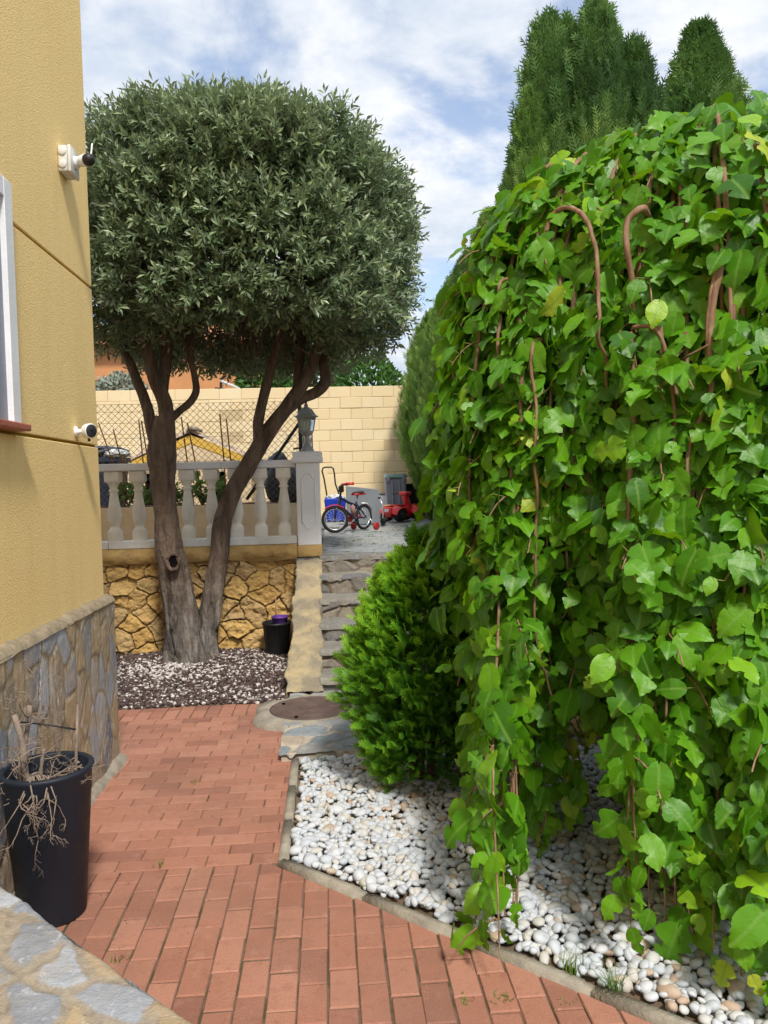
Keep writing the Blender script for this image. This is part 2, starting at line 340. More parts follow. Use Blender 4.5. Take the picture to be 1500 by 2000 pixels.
# ------------------------------------------------------------------ stone surfaces as displaced cells
def stone_grid(w, h, cell, res, depth, mw, seed, jit=.42, warp=.25, tilt=.12, rough=.25, drop=.12, mdepth=None, jw=None, crg=0.0):
    r = np.random.default_rng(seed); cw, ch = cell
    nx, ny = int(w/cw)+4, int(h/ch)+4
    gx, gy = np.meshgrid(np.arange(nx)-1.5, np.arange(ny)-1.5)
    sx = (gx+.5*(np.arange(ny)[:, None] % 2)+r.uniform(-jit, jit, gx.shape))*cw; sy = (gy+r.uniform(-jit, jit, gx.shape))*ch
    S = np.c_[sx.ravel(), sy.ravel()]; keep = r.random(len(S)) > drop; S = S[keep]
    rn = r.random(len(S)); tl = r.normal(0, 1, (len(S), 2))*tilt; hh = r.uniform(.65, 1.15, len(S))
    a = np.arange(int(round(w/res))+1)*(w/int(round(w/res))); b = np.arange(int(round(h/res))+1)*(h/int(round(h/res)))
    A, B = np.meshgrid(a, b); P = np.c_[A.ravel(), B.ravel()]
    q3 = np.c_[P/np.array([cw, ch])*1.6, np.full(len(P), seed*1.7)]
    Pw = P+np.c_[fbm(q3, 4), fbm(q3+31, 4)]*np.array([cw, ch])*warp
    sc = np.array([1/cw, 1/ch]); D = np.full((len(P), 3), 0.0); edge = np.zeros(len(P)); idx = np.zeros(len(P), int)
    for c in range(0, len(P), 4000):
        p = Pw[c:c+4000]; d2 = (((p[:, None]-S[None])*sc)**2).sum(-1); o = np.argpartition(d2, 8, axis=1)[:, :8]
        dd = np.take_along_axis(d2, o, 1); k = dd.argmin(1); i0 = o[np.arange(len(p)), k]; idx[c:c+4000] = i0
        s0 = S[i0][:, None]; s1 = S[o]; dv = (s1-s0)*sc; L = np.linalg.norm(dv, axis=-1); mid = (s0+s1)/2
        e = (((mid-p[:, None])*sc)*dv).sum(-1)/np.maximum(L, 1e-9); e[L < 1e-9] = 9
        edge[c:c+4000] = e.min(1)*min(cw, ch)
    t = np.clip(edge/mw, 0, 1); s = t*t*(3-2*t)
    nz = fbm(np.c_[P/min(cw, ch)*3, np.full(len(P), seed)], 5)
    loc = ((Pw-S[idx])*sc*tl[idx]).sum(1)
    crag = np.abs(fbm(np.c_[P/min(cw, ch)*1.7, np.full(len(P), seed+9.)], 4))*2-.5
    H = s*depth*(hh[idx]+loc+nz*rough+crag*crg)+(1-s)*(mdepth or 0)+fbm(np.c_[P*60, np.full(len(P), 3.)], 2)*depth*.06
    joint = 1-np.clip((edge-(mw*.15 if jw is None else jw*(.55+.9*vnoise(np.c_[P*9, np.full(len(P), 2.)]))))/(mw*.5 if jw is None else .0025), 0, 1)
    return P, H, rn[idx], joint, (len(b), len(a))
def stone_panel(mb, o, u, v, w, h, cell, res, depth, mw, seed, mask=None, **k):
    o = np.array(o, float); u = nrm(u); v = nrm(v); n = np.cross(u, v)
    P, H, rn, jt, (ny, nx) = stone_grid(w, h, cell, res, depth, mw, seed, **k)
    V = o+P[:, :1]*u+P[:, 1:]*v+H[:, None]*n
    i = np.arange(ny-1)[:, None]*nx; j = np.arange(nx-1)[None]
    q = np.stack([i+j, i+j+1, i+nx+j+1, i+nx+j], -1).reshape(-1, 4)
    if mask is not None: q = q[mask(V[q].mean(1))]
    mb.add(V, q); mb.A[-1][:, 0] = rn; mb.A[-1][:, 1] = jt
    return mb

# ------------------------------------------------------------------ ground and path
mb = MB(); mb.add([(-400, -400, -.03), (400, -400, -.03), (400, 400, -.03), (-400, 400, -.03)], np.array([[0, 1, 2, 3]]))
struct(mb.build('ground', M_soil))
HX, HC = -1.195, 4.314                     # stone base face, house corner
KX, KY = -.243, 3.0                        # kerb bend
kd = nrm(np.array([.823-(-.243), 2.02-3.0])); # diagonal kerb direction
def clip(poly, nx, ny, c):                 # keep nx*x+ny*y <= c
    out = []
    for i in range(len(poly)):
        p, q = poly[i], poly[(i+1) % len(poly)]; a = nx*p[0]+ny*p[1]-c; b = nx*q[0]+ny*q[1]-c
        if a <= 0: out.append(p)
        if (a < 0 < b) or (b < 0 < a):
            t = a/(a-b); out.append((p[0]+(q[0]-p[0])*t, p[1]+(q[1]-p[1])*t))
    return out
def poly_area(p): 
    return .5*abs(sum(p[i][0]*p[(i+1) % len(p)][1]-p[(i+1) % len(p)][0]*p[i][1] for i in range(len(p))))
bk = MB()
def brick(x0, y0, x1, y1, cl, g=.0026):
    g = g*rng.uniform(.7, 1.2); c = .004
    poly = [(x0+g, y0+g), (x1-g, y0+g), (x1-g, y1-g), (x0+g, y1-g)]
    for h in cl: 
        poly = clip(poly, *h)
        if len(poly) < 3: return
    if poly_area(poly) < .0008: return
    p = np.array(poly); ce = p.mean(0); dz = rng.normal(0, .0013); tl = rng.normal(0, .006, 2); jig = rng.normal(0, .0011, 2); p = p+jig
    n = len(p); d = ce-p; L = np.linalg.norm(d, axis=1, keepdims=True); pin = p+d/np.maximum(L, 1e-6)*np.minimum(c*1.4, L*.4)
    zt = lambda q, z: np.c_[q, z+dz+(q-ce)@tl]
    V = np.concatenate([np.c_[p, np.full(n, -.03)], zt(p, -.0035), zt(pin, 0)])
    j = np.arange(n); j2 = (j+1) % n
    bk.add(V, [np.stack([j, j2, j2+n, j+n], -1), np.stack([j+n, j2+n, j2+2*n, j+2*n], -1), (j+2*n)[None]], rng.random())
BW, BL = .0905, .177
nd = np.array([-kd[1], kd[0]])
diag = (float(nd[0]), float(nd[1]), float(nd @ np.array([KX, KY])))
YT, YU = 3.03, 5.03                         # transverse courses between YT and YU
# lengthwise courses near the camera
for k in range(-24, 19):
    x = k*BW-.045; off = (k % 2)*BL*.5+rng.normal(0, .004)+((k*7) % 3)*.015
    for q in range(0, 20): brick(x, YT-(q+1)*BL+off, x+BW, YT-q*BL+off, [(0, 1, YT), diag])
for k in range(0, int((YU-YT)/BW)+1):
    y = YT+k*BW; off = (k % 2)*BL*.5+rng.normal(0, .006)
    for q in range(-17, 8): brick(q*BL+off, y, (q+1)*BL+off, min(y+BW, YU), [(1, 0, KX+.003)], .0014)
for k in range(-36, -1):
    x = k*BW-.045; off = (k % 2)*BL*.5
    if x < -.62:
        for q in range(0, 3): brick(x, YU+q*BL-off, x+BW, YU+(q+1)*BL-off, [(0, 1, 5.30), (0, -1, -YU)])
for k in range(0, 3):
    for q in range(-1, 4): brick(-.587+q*BL-(k % 2)*.1, YU+k*BW, -.587+(q+1)*BL-(k % 2)*.1, YU+(k+1)*BW, [(-1, 0, .587), (1, 0, -.335), (0, 1, 5.30)])
struct(bk.build('brick_path', M_brick, smooth=False))
mb = MB(); mb.add([(-4, -1, -.006), (1.6, -1, -.006), (1.6, 3.0, -.006), (-.25, 3.0, -.006), (-.25, 5.3, -.006), (-4, 5.3, -.006)], [np.array([[0, 1, 2, 3]]), np.array([[0, 3, 4, 5]])])
struct(mb.build('path_joints', M_joint))
# rough mortar strip along the foot of the house
mb = MB(); L = 60
for i in range(L):
    y = HC+.01-i*.06; w = .030+.02*float(vnoise(np.array([y*5, 1., 2.]))); h = .02+.012*float(vnoise(np.array([y*7, 3., 2.])))
    mb.add([(HX-.02, y, h+.03), (HX+w*.6, y, h), (HX+w, y, -.004)], np.zeros((0, 4)))
Fq = []
for i in range(L-1):
    for j in range(2): Fq.append((i*3+j, (i+1)*3+j, (i+1)*3+j+1, i*3+j+1))
mb.F = [np.array(Fq)]
tag(mb.build('mortar_skirt', M_kerb), 'rough grey mortar fillet along the foot of the stone clad house base', 'mortar strip')

# ------------------------------------------------------------------ kerb
mb = MB()
def kerb(a, b, w, n):
    a = np.array(a); b = np.array(b); d = nrm(b-a); s = np.array([d[1], -d[0]]); L = np.linalg.norm(b-a)
    for i in range(n):
        p = a+d*(L*i/n+.002); q = a+d*(L*(i+1)/n-.002); h = .022+rng.normal(0, .002)
        b_ = bmesh.new(); bmesh.ops.create_cube(b_, size=1); bmesh.ops.bevel(b_, geom=list(b_.edges), offset=.07, segments=2, affect='EDGES')
        ang = math.atan2(d[1], d[0])
        M = Matrix.Translation(Vector((*((p+q)/2), h/2-.03)))@Matrix.Rotation(ang+rng.normal(0, .004), 4, 'Z')@Matrix.Diagonal(Vector((float(np.linalg.norm(q-p)), w, h+.06, 1)))
        mb.bm(b_, M, rng.random())
kerb((KX+.020, 4.16), (KX+.020, 3.0), .040, 3)
kerb((KX+.010, 3.01), np.array([KX+.010, 3.01])+kd*2.6, .038, 6)
tag(mb.build('kerb_edging', M_kerb), 'narrow weathered concrete edging between red brick path and white pebbles', 'kerb')

# ------------------------------------------------------------------ landing slab, manhole
mb = MB()
def lmask(c): return (c[:, 1] > 4.15+.02*np.sin(c[:, 0]*9)) & ((c[:, 0]-(-.16))**2+((c[:, 1]-4.98))**2 > .272**2)
stone_panel(mb, (-.315, 4.12, .018), (1, 0, 0), (0, 1, 0), 3.0, 1.32, (.27, .17), .009, .024, .024, 23, mask=lmask, drop=.12, jw=.012)
mb.box((-.30, 4.16, -.03), (2.7, 5.43, .012))
# low rough front edge
Vv = []
xs = np.linspace(-.3, 1.6, 90)
for x in xs:
    w = .015*float(vnoise(np.array([x*8, 0, 5.])))
    Vv += [(x, 4.155+w, .04), (x, 4.135+w*1.5, .02), (x, 4.13+w, -.02)]
fq = [(i*3+j, i*3+j+1, (i+1)*3+j+1, (i+1)*3+j) for i in range(len(xs)-1) for j in range(2)]
mb.add(Vv, np.array(fq), .45, 1.0)
struct(mb.build('stone_landing', M_landing))
mc = np.array([-.16, 4.98, 0])
man = thing('manhole_cover', 'round rusty brown iron manhole cover in the landing below the steps', 'manhole cover', mc)
mb = MB(); mb.lathe([(.262, 0), (.262, .046), (.255, .050), (.248, .046), (.245, .044), (.175, .046), (.172, .043), (.165, .043), (.162, .047), (.075, .047), (.072, .044), (.066, .044), (.063, .048), (.03, .048), (.028, .045), (.001, .046)], 64, mc, cap=False)
mb.build('cover_plate', M_iron, man, angle=40)
mb = MB()
for a in (2.6, .5, 4.3):
    mb = MB(); mb.lathe([(.012, .0), (.012, .052), (.001, .053)], 10, mc+[math.cos(a)*.212, math.sin(a)*.212, 0]); mb.build('bolt', M_knot, man)
mb = MB(); n = 72; rr = []
for i in range(n):
    a = i*2*PI/n; w = .31+.035*float(vnoise(np.array([math.cos(a)*2.5, math.sin(a)*2.5, 1.])))+(.05 if 2.4 < a < 4.4 else 0)
    rr += [(mc[0]+math.cos(a)*.266, mc[1]+math.sin(a)*.266, .046), (mc[0]+math.cos(a)*.285, mc[1]+math.sin(a)*.285, .050), (mc[0]+math.cos(a)*w, mc[1]+math.sin(a)*w, .035), (mc[0]+math.cos(a)*(w+.012), mc[1]+math.sin(a)*(w+.012), -.01)]
fq = [(i*4+j, i*4+j+1, ((i+1) % n)*4+j+1, ((i+1) % n)*4+j) for i in range(n) for j in range(3)]
mb.add(rr, np.array(fq)); mb.build('mortar_collar', M_kerb, man)

# ------------------------------------------------------------------ house
house = thing('yellow_house', 'yellow roughcast house with a slate clad base along the left of the path', 'house', (HX-.045, HC-.03, 0))
PXp = HX-.048
mb = MB(); HT = 6.2
z1, z2 = 1.735, 2.585
for a, b in ((.86, z1-.007), (z1+.007, z2-.007), (z2+.007, HT)):
    mb.box((-7, -4, a), (PXp, HC-.035, b), .004, seg=2)
mb.build('wall', M_plaster, house, smooth=False)
mb = MB(); mb.box((-7.1, -4.1, 0), (PXp-.014, HC-.049, HT-.01)); mb.build('groove', M_groove, house, smooth=False)
mb = MB(); H0 = .925
stone_panel(mb, (HX-.012, HC-4.9, 0), (0, 1, 0), (0, 0, 1), 4.9, H0-.03, (.12, .21), .009, .009, .012, 5, jit=.44, warp=.22, tilt=.06, rough=.22, mdepth=.004, drop=.14, jw=.013)
stone_panel(mb, (HX-.012, HC, 0), (-1, 0, 0), (0, 0, 1), 1.2, H0-.03, (.12, .21), .014, .009, .012, 6, jit=.44, warp=.22, tilt=.06, mdepth=.004, drop=.14, jw=.013)
mb.box((-7, -4, 0), (HX-.014, HC-.003, H0-.02))
# sloping mortar top
Vt = []; ys = np.linspace(HC+.012, HC-4.9, 240)
for y in ys:
    w = .006*float(vnoise(np.array([y*14, 0, 1.])))
    Vt += [(HX+.001+w*.6, y, H0-.036+w), (HX-.012+w*.5, y, H0-.012+w), (HX-.05, y, H0+.004+w)]
mb.add(Vt, np.array([(i*3+j, i*3+j+1, i*3+j+4, i*3+j+3) for i in range(239) for j in range(2)]), .5, 1.0)
mb.build('stone_base', M_slatewall, house)
# roof plane out of sight but real
mb = MB(); mb.box((-7.3, -4.3, HT), (PXp+.02, HC+.02, HT+.12), .01); mb.build('roof', M_tile, house, smooth=False)
wr = PX(28, 828, PXp); wt = PX(4, 356, PXp)
wy = wr[1]; wz0 = wr[2]; wz1 = wt[2]
win = thing('window', '', ''); 
for k in ('label', 'category'): del win[k]
win.parent = house; win.location = Vector((PXp, wy-.6, wz0))-house.location
wp = Vector((PXp, wy-.6, wz0))
def wbuild(mb, name, mat):
    mb.V = [v-np.array(wp[:], np.float32) for v in mb.V]
    return mb.build(name, mat, win, smooth=False, local=True)
mb = MB(); fr = .075
mb.box((PXp+.001, wy-1.2, wz0), (PXp+.03, wy-1.2+fr, wz1), .003); mb.box((PXp+.001, wy-fr, wz0), (PXp+.03, wy, wz1), .003)
mb.box((PXp+.001, wy-1.2+fr+.001, wz1-fr), (PXp+.029, wy-fr-.001, wz1), .003)
wbuild(mb, 'frame', M_white)
mb = MB(); mb.box((PXp-.012, wy-1.2+fr, wz0), (PXp+.008, wy-fr, wz1-fr))
wbuild(mb, 'shutter', M_binn)
mb = MB(); mb.box((PXp-.01, wy-1.25, wz0-.03), (PXp+.06, wy+.02, wz0-.002), .006)
wbuild(mb, 'sill', M_sill)

# security cameras
p = PX(121, 318, PXp)
cam1 = thing('security_camera', 'camera with black ball head and aerial on a square junction box high on the house', 'security camera', p)
mb = MB(); s = .062; mb.box((p[0]+.001, p[1]-s, p[2]-s), (p[0]+.045, p[1]+s, p[2]+s), .008); mb.box((p[0]+.0455, p[1]-s-.002, p[2]-s-.002), (p[0]+.062, p[1]+s+.002, p[2]+s+.002), .006)
for dz in (-.03, .03): mb.lathe([(.018, 0), (.018, .006), (.014, .008), (.001, .008)], 16, (p[0]+.023, p[1]-s, p[2]+dz), (0, -1, 0))
mb.build('junction_box', plain('aged_white_plastic', (.62, .61, .57), .5, .1, 8), cam1, angle=40)
q = p+np.array([.062, .0, 0])
mb = MB(); mb.lathe([(.03, 0), (.03, .01), (.02, .018), (.016, .035), (.001, .036)], 20, q, (1, 0, 0)); mb.build('mount', M_white, cam1)
e = nrm([.72, -.62, -.14]); c0 = q+np.array([.022, .0, .006])
mb = MB(); mb.lathe([(.001, -.012), (.018, -.01), (.024, 0), (.027, .03), (.030, .06), (.027, .064), (.001, .065)], 24, c0, e); mb.build('camera_body', M_white, cam1, angle=50)
mb = MB(); mb.lathe([(.0285, .064), (.0295, .075), (.027, .088), (.02, .098), (.011, .103), (.001, .105)], 24, c0, e)
hd = mb.build('camera_head', M_blackpl, cam1)
mb = MB(); mb.lathe([(.006, .1035), (.006, .106), (.001, .107)], 12, c0+np.array([0, 0, .003]), e); mb.build('lens', M_black, cam1)
mb = MB(); a0 = c0+e*.055+np.array([.014, .02, .018]); mb.tube([a0, a0+[.004, .006, .03], a0+[.008, .012, .075]], [.005, .0042, .0035], 8); mb.build('aerial', M_white, cam1)
p = PX(147, 843, PXp)
cam2 = thing('security_camera', 'small white bullet camera with oval black face low on the house wall', 'security camera', p)
mb = MB(); mb.lathe([(.027, .001), (.027, .006), (.013, .014), (.009, .03), (.009, .05), (.011, .058), (.001, .06)], 20, p, (1, 0, 0)); mb.build('mount', M_white, cam2)
e = nrm([.62, -.78, -.03]); c0 = p+np.array([.052, .012, .002])
def oval(mb_):
    for v in mb_.V: v[:, 2] = c0[2]+(v[:, 2]-c0[2])*1.22
    return mb_
mb = MB(); mb.lathe([(.001, -.028), (.014, -.026), (.023, -.018), (.0285, -.004), (.030, .012), (.030, .050), (.0285, .055), (.026, .057), (.001, .0575)], 32, c0, e); oval(mb).build('camera_body', M_white, cam2)
mb = MB(); mb.lathe([(.0265, .0572), (.0262, .060), (.024, .0615), (.001, .062)], 32, c0, e, cap=False); oval(mb).build('camera_face', M_blackpl, cam2)
mb = MB(); mb.lathe([(.008, .0622), (.0075, .065), (.001, .066)], 14, c0+np.array([0, 0, .004]), e); mb.build('lens', M_dark, cam2)
mb = MB(); mb.lathe([(.006, 0), (.007, .012), (.001, .013)], 12, c0+e*.02+np.array([0, 0, -.038]), (.3, -.2, -1)); mb.build('screw', M_black, cam2)

# ------------------------------------------------------------------ low stone capped wall in the foreground
ZL = .36
A = G(0, 1716, ZL); B = G(400, 2003, ZL); u = nrm((B-A)*[1, 1, 0]); inw = np.array([u[1], -u[0], 0.0])
lw = thing('low_stone_wall', 'low wall capped with blue and tan stone slabs, cutting the near left corner', 'wall', (float(A[0]+u[0]*.6), float(A[1]+u[1]*.6), 0))
mb = MB(); st = A-u*.5
w_ = 2.3; dp = .62
P, H, rn, jt, (ny, nx) = stone_grid(w_, dp, (.19, .13), .006, .009, .02, 33, jit=.44, warp=.28, rough=.35, tilt=.08, mdepth=.004, jw=.016)
edge_n = .012*fbm(np.c_[P[:, :1]*9, np.zeros((len(P), 2))], 4)[:]
Vc = st[None]+P[:, :1]*u+P[:, 1:]*inw+np.c_[np.zeros((len(P), 2)), H-.014]
Vc = Vc+inw[None]*(edge_n*np.clip(1-P[:, 1]/.06, 0, 1))[:, None]
Vc[:, 2] -= .02*np.clip(1-P[:, 1]/.02, 0, 1)**2
i = np.arange(ny-1)[:, None]*nx; j = np.arange(nx-1)[None]; q = np.stack([i+j, i+nx+j, i+nx+j+1, i+j+1], -1).reshape(-1, 4)
mb.add(Vc, q); mb.A[-1][:, 0] = rn; mb.A[-1][:, 1] = jt*.9
mb.build('capping', M_slatecap, lw)
mb = MB()
c4 = [st+inw*.012, st+u*w_+inw*.012, st+u*w_+inw*dp, st+inw*dp]
mb.prism([(p_[0], p_[1]) for p_ in c4[::-1]], 0, ZL-.03)
stone_panel(mb, (st+inw*.014+u*w_)*np.array([1, 1, 0]), -u, (0, 0, 1), w_, ZL-.02, (.16, .12), .014, .012, .014, 35, mdepth=.003)
mb.build('wall_face', M_slatewall, lw)

# ------------------------------------------------------------------ retaining wall, ledge, balustrade
WY = 7.03
rw = thing('retaining_wall', 'ochre rubble stone retaining wall below the white balustrade', 'wall', (-1.5, WY, 0))
mb = MB()
stone_panel(mb, (-3.4, WY, -.02), (1, 0, 0), (0, 0, 1), 3.1, .9, (.165, .14), .007, .042, .009, 43, jit=.44, warp=.26, tilt=.42, rough=.5, drop=.2, mdepth=.008, crg=.45)
mb.box((-3.4, WY+.02, -.1), (-.30, 8.2, .84)); mb.build('rubble_face', M_rubble, rw)
mb = MB()
P, H, rn, jt, (ny, nx) = stone_grid(3.1, .14, (.5, .3), .01, .01, .01, 44)
nz = fbm(np.c_[P*np.array([6, 9]), np.full(len(P), 2.)], 4)
V = np.c_[-3.4+P[:, 0], WY-.055-nz*.03-.03*np.sin(P[:, 1]/.14*PI), .825+P[:, 1]+.02*(P[:, 1] < .01)*nz]
i = np.arange(ny-1)[:, None]*nx; j = np.arange(nx-1)[None]; q = np.stack([i+j, i+j+1, i+nx+j+1, i+nx+j], -1).reshape(-1, 4)
mb.add(V, q, .5, 0)
mb.box((-3.4, WY-.055, .83), (-.30, WY+.4, .963), .01); mb.box((-.298, WY-.10, .845), (-.075, WY+.16, .952), .012)
mb.build('coping', M_ledge, rw)
BY = 7.07                                  # balustrade centre line
bal = thing('balustrade', 'white cast stone balustrade with turned balusters on the rubble wall', 'balustrade', (-1.3, BY, .963))
zb = .966; zr = 1.728
mb = MB(); mb.box((-3.3, BY-.075, zb), (-1.98, BY+.075, zb+.068), .006); mb.box((-1.976, BY-.076, zb), (-.299, BY+.076, zb+.069), .006); mb.build('base_rail', M_balu, bal, smooth=False)
mb = MB(); mb.box((-3.3, BY-.085, zr-.066), (-.962, BY+.085, zr), .009); mb.box((-.958, BY-.086, zr-.067), (-.299, BY+.086, zr+.001), .009); mb.build('top_rail', M_pillar, bal, smooth=False)
z0 = zb+.069; hb = zr-.067-z0
prof = [(.052, .095), (.052, .105), (.040, .118), (.036, .130), (.040, .142), (.050, .170), (.058, .205), (.060, .235), (.056, .28), (.047, .34), (.039, .39), (.034, .43), (.033, .445), (.043, .452), (.044, .463), (.034, .470), (.035, .49), (.045, .513), (.058, .528), (.060, .535)]
k_ = hb/.63
bxs = [float(PY(px, 980, BY)[0]) for px in (129, 176, 223, 271, 319, 367, 414, 462, 509, 555)]
base_me = None
for x in bxs:
    if base_me is None:
        mb = MB(); c0 = np.array([x, BY, z0])
        mb.box(c0+[-.055, -.055, 0], c0+[.055, .055, .098*k_], .006)
        mb.lathe([(r, h*k_) for r, h in prof], 28, c0, cap=False)
        mb.box(c0+[-.066, -.066, .533*k_], c0+[.066, .066, hb-.001], .008)
        o = mb.build('baluster', M_balu_body, bal, angle=35); base_me = o; bx0 = x
    else:
        o = base_me.copy(); col.objects.link(o); o.parent = bal; o.location = Vector((x-bx0, 0, 0))
pil = thing('gate_pillar', 'pale grey square pillar with an arched moulded panel, right end of the balustrade', 'pillar', (-.187, BY-.01, .952))
pc = np.array([-.187, BY-.01, .952])
mb = MB(); mb.box(pc+[-.106, -.106, 0.001], pc+[.106, .106, .745], .006); mb.build('shaft', M_pillar, pil, smooth=False)
mb = MB(); mb.lathe([(.118*1.414, .742), (.138*1.414, .752), (.138*1.414, .788), (.128*1.414, .800), (.132*1.414, .806), (.134*1.414, .832), (.120*1.414, .845), (.001, .848)], 4, pc, phase=PI/4); mb.build('cap', M_pillar, pil, smooth=False)
mb = MB(); yf = -.107; pts = [(-.062, .20), (-.062, .60), (-.04, .60)]
pts += [(.0+.04*math.cos(a), .605+.045*math.sin(a)) for a in np.linspace(PI*.95, PI*.05, 10)]+[(.04, .60), (.062, .60), (.062, .20), (.04, .20)]
pts += [(.04*math.cos(a), .195-.045*math.sin(a)) for a in np.linspace(PI*.05, PI*.95, 10)]+[(-.04, .20), (-.062, .20)]
mb.tube([pc+[x, yf, z] for x, z in pts], .0055, 8); mb.build('panel_moulding', M_pillar, pil)
# lantern
lc = pc+[0, 0, .848]
lan = thing('lantern', 'grey hexagonal garden lantern with clear panes on top of the pillar', 'lantern', lc)
mb = MB(); mb.lathe([(.062, .0), (.062, .012), (.050, .03), (.032, .055), (.021, .085), (.017, .12), (.017, .135), (.026, .142), (.04, .15), (.055, .166), (.062, .182), (.058, .186), (.001, .186)], 24, lc); mb.build('pedestal', M_lampgrey, lan, angle=50)
mb = MB(); mb.lathe([(.058, .187), (.080, .305)], 6, lc, cap=False); mb.build('glass', M_glass, lan, smooth=False)
mb = MB()
for a in range(6):
    d = np.array([math.cos(a*PI/3), math.sin(a*PI/3), 0]); mb.tube([lc+d*.060+[0, 0, .183], lc+d*.083+[0, 0, .31]], .0045, 6)
mb.lathe([(.080, .303), (.088, .303), (.088, .312), (.080, .312)], 6, lc, cap=False); mb.build('cage', M_lampgrey, lan, smooth=False)
mb = MB(); mb.lathe([(.070, .3125), (.108, .313), (.110, .320), (.088, .332), (.074, .352), (.058, .378), (.036, .398), (.020, .405), (.016, .412), (.022, .420), (.013, .430), (.010, .440), (.014, .448), (.004, .462), (.001, .463)], 6, lc, cap=False); mb.build('roof', M_lampgrey, lan, smooth=False)
mb = MB(); mb.lathe([(.012, .187), (.012, .23), (.02, .24), (.024, .262), (.018, .284), (.001, .29)], 14, lc); mb.build('bulb', M_bulb, lan)

# ------------------------------------------------------------------ steps, cheek wall, terrace
noses = [(5.41, .04, .125), (5.70, .125, .27), (5.99, .27, .405), (6.28, .405, .557), (6.60, .557, .715), (6.84, .715, .862)]
SX0, SX1 = -.10, 1.02
steps = thing('stone_steps', 'flight of six rough slate steps climbing to the terrace', 'steps', (.45, 5.41, .04))
for k, (y, za, zb_) in enumerate(noses):
    mb = MB(); yn = noses[k+1][0] if k < 5 else 7.0
    stone_panel(mb, (SX0, y+.012, za-.01), (1, 0, 0), (0, 0, 1), SX1-SX0, zb_-za-.012, (.24, .16), .009, .016, .02, 60+k, rough=.5, tilt=.35, drop=.05)
    P, H, rn, jt, (ny, nx) = stone_grid(SX1-SX0, yn-y+.03, (.30, .26), .009, .014, .016, 80+k, rough=.4)
    ed = fbm(np.c_[P[:, :1]*7, np.full(len(P), k), np.zeros(len(P))], 4)*.03
    V = np.c_[SX0+P[:, 0], y-.012+P[:, 1]+ed*np.clip(1-P[:, 1]/.08, 0, 1), zb_-.012+H-.012*np.clip(1-P[:, 1]/.018, 0, 1)]
    V[:, 2] -= .03*(P[:, 1] < .001)
    i = np.arange(ny-1)[:, None]*nx; j = np.arange(nx-1)[None]; q = np.stack([i+j, i+j+1, i+nx+j+1, i+nx+j], -1).reshape(-1, 4)
    m2 = MB(); m2.add(V, q); m2.A[-1][:, 0] = rn; m2.A[-1][:, 1] = jt
    mb.box((SX0+.002, y+.02, za-.05), (SX1-.002, yn+.02, zb_-.02))
    o = mb.build('riser', M_riser, steps); m2.build('tread', M_steptread, steps)
ch = thing('stair_cheek_wall', 'sloping ochre rendered side wall left of the stone steps, stained grey', 'wall', (-.22, 5.6, 0))
mb = MB(); ny, nx = 150, 26
V = []
yy = np.linspace(5.34, 6.93, ny)
for a in range(ny):
    y = yy[a]; f = (y-5.36)/(6.93-5.36); zt = .07+.80*f**1.04; zt = min(zt, .83); xl = -.345+.045*f; xr = -.085
    if y < 5.42: zt *= .55+.45*max(0, (y-5.34)/.08)
    prof_ = [(xl, -.03), (xl, zt*.3), (xl, zt*.6), (xl, zt-.05), (xl, zt-.012), (xl+.008, zt)]+[(xl+.008+(xr-xl-.014)*t_, zt) for t_ in np.linspace(.08, 1, 16)]+[(xr, zt-.008), (xr+.001, zt-.06), (xr+.002, -.03)]
    V += [(x, y, z) for x, z in prof_]
nx = len(prof_); V = np.array(V); nzz = np.c_[fbm(V*6+3, 5), fbm(V*6+40, 5), fbm(V*6+80, 5)]
V = V+(nzz*np.array([.03, .01, .008])*np.array([1, 1, 1.])+np.c_[fbm(V*22, 4), fbm(V*22+9, 3), fbm(V*22+30, 4)]*.014)*np.clip((V[:, 2:]+.03)/.05, 0, 1)
i = np.arange(ny-1)[:, None]*nx; j = np.arange(nx-1)[None]; mb.add(V, np.stack([i+j, i+nx+j, i+nx+j+1, i+j+1], -1).reshape(-1, 4))
n_ = len(prof_); mb.F.append(np.arange(n_)[None]); 
mb.build('render_coat', M_cheek, ch, angle=38)
mb = MB(); mb.box((-.315, 6.90, .70), (-.085, 7.02, .84), .015); stone_panel(mb, (-.315, 6.897, .70), (1, 0, 0), (0, 0, 1), .225, .135, (.12, .1), .008, .01, .012, 91); mb.build('top_block', M_riser, ch)
mb = MB()
stone_panel(mb, (-.08, 7.0, .845), (1, 0, 0), (0, 1, 0), 3.2, 7.5, (.46, .20), .018, .018, .022, 95, rough=.5, warp=.45, drop=.05, jw=.010, mdepth=.002)
mb.box((-.30, 7.01, -.02), (6, 14.5, .845)); mb.box((-6, 8.25, -.02), (-.3005, 14.5, .846))
struct(mb.build('terrace_floor', M_terrace))
mb = MB(); mb.box((1.03, 5.85, -.05), (6, 7.005, .80)); struct(mb.build('raised_soil', M_soil, smooth=False))
rr_ = thing('rubble_wall', 'tan rubble wall glimpsed behind the mulberry curtain, right of the steps', 'wall', (2.5, 5.8, 0))
mb = MB(); stone_panel(mb, (1.03, 5.8, -.02), (1, 0, 0), (0, 0, 1), 3.5, .85, (.2, .17), .014, .07, .03, 46, rough=.5, tilt=.25); mb.box((1.03, 5.82, 0), (4.5, 6.1, .8)); mb.build('rubble_face', M_rubble, rr_)
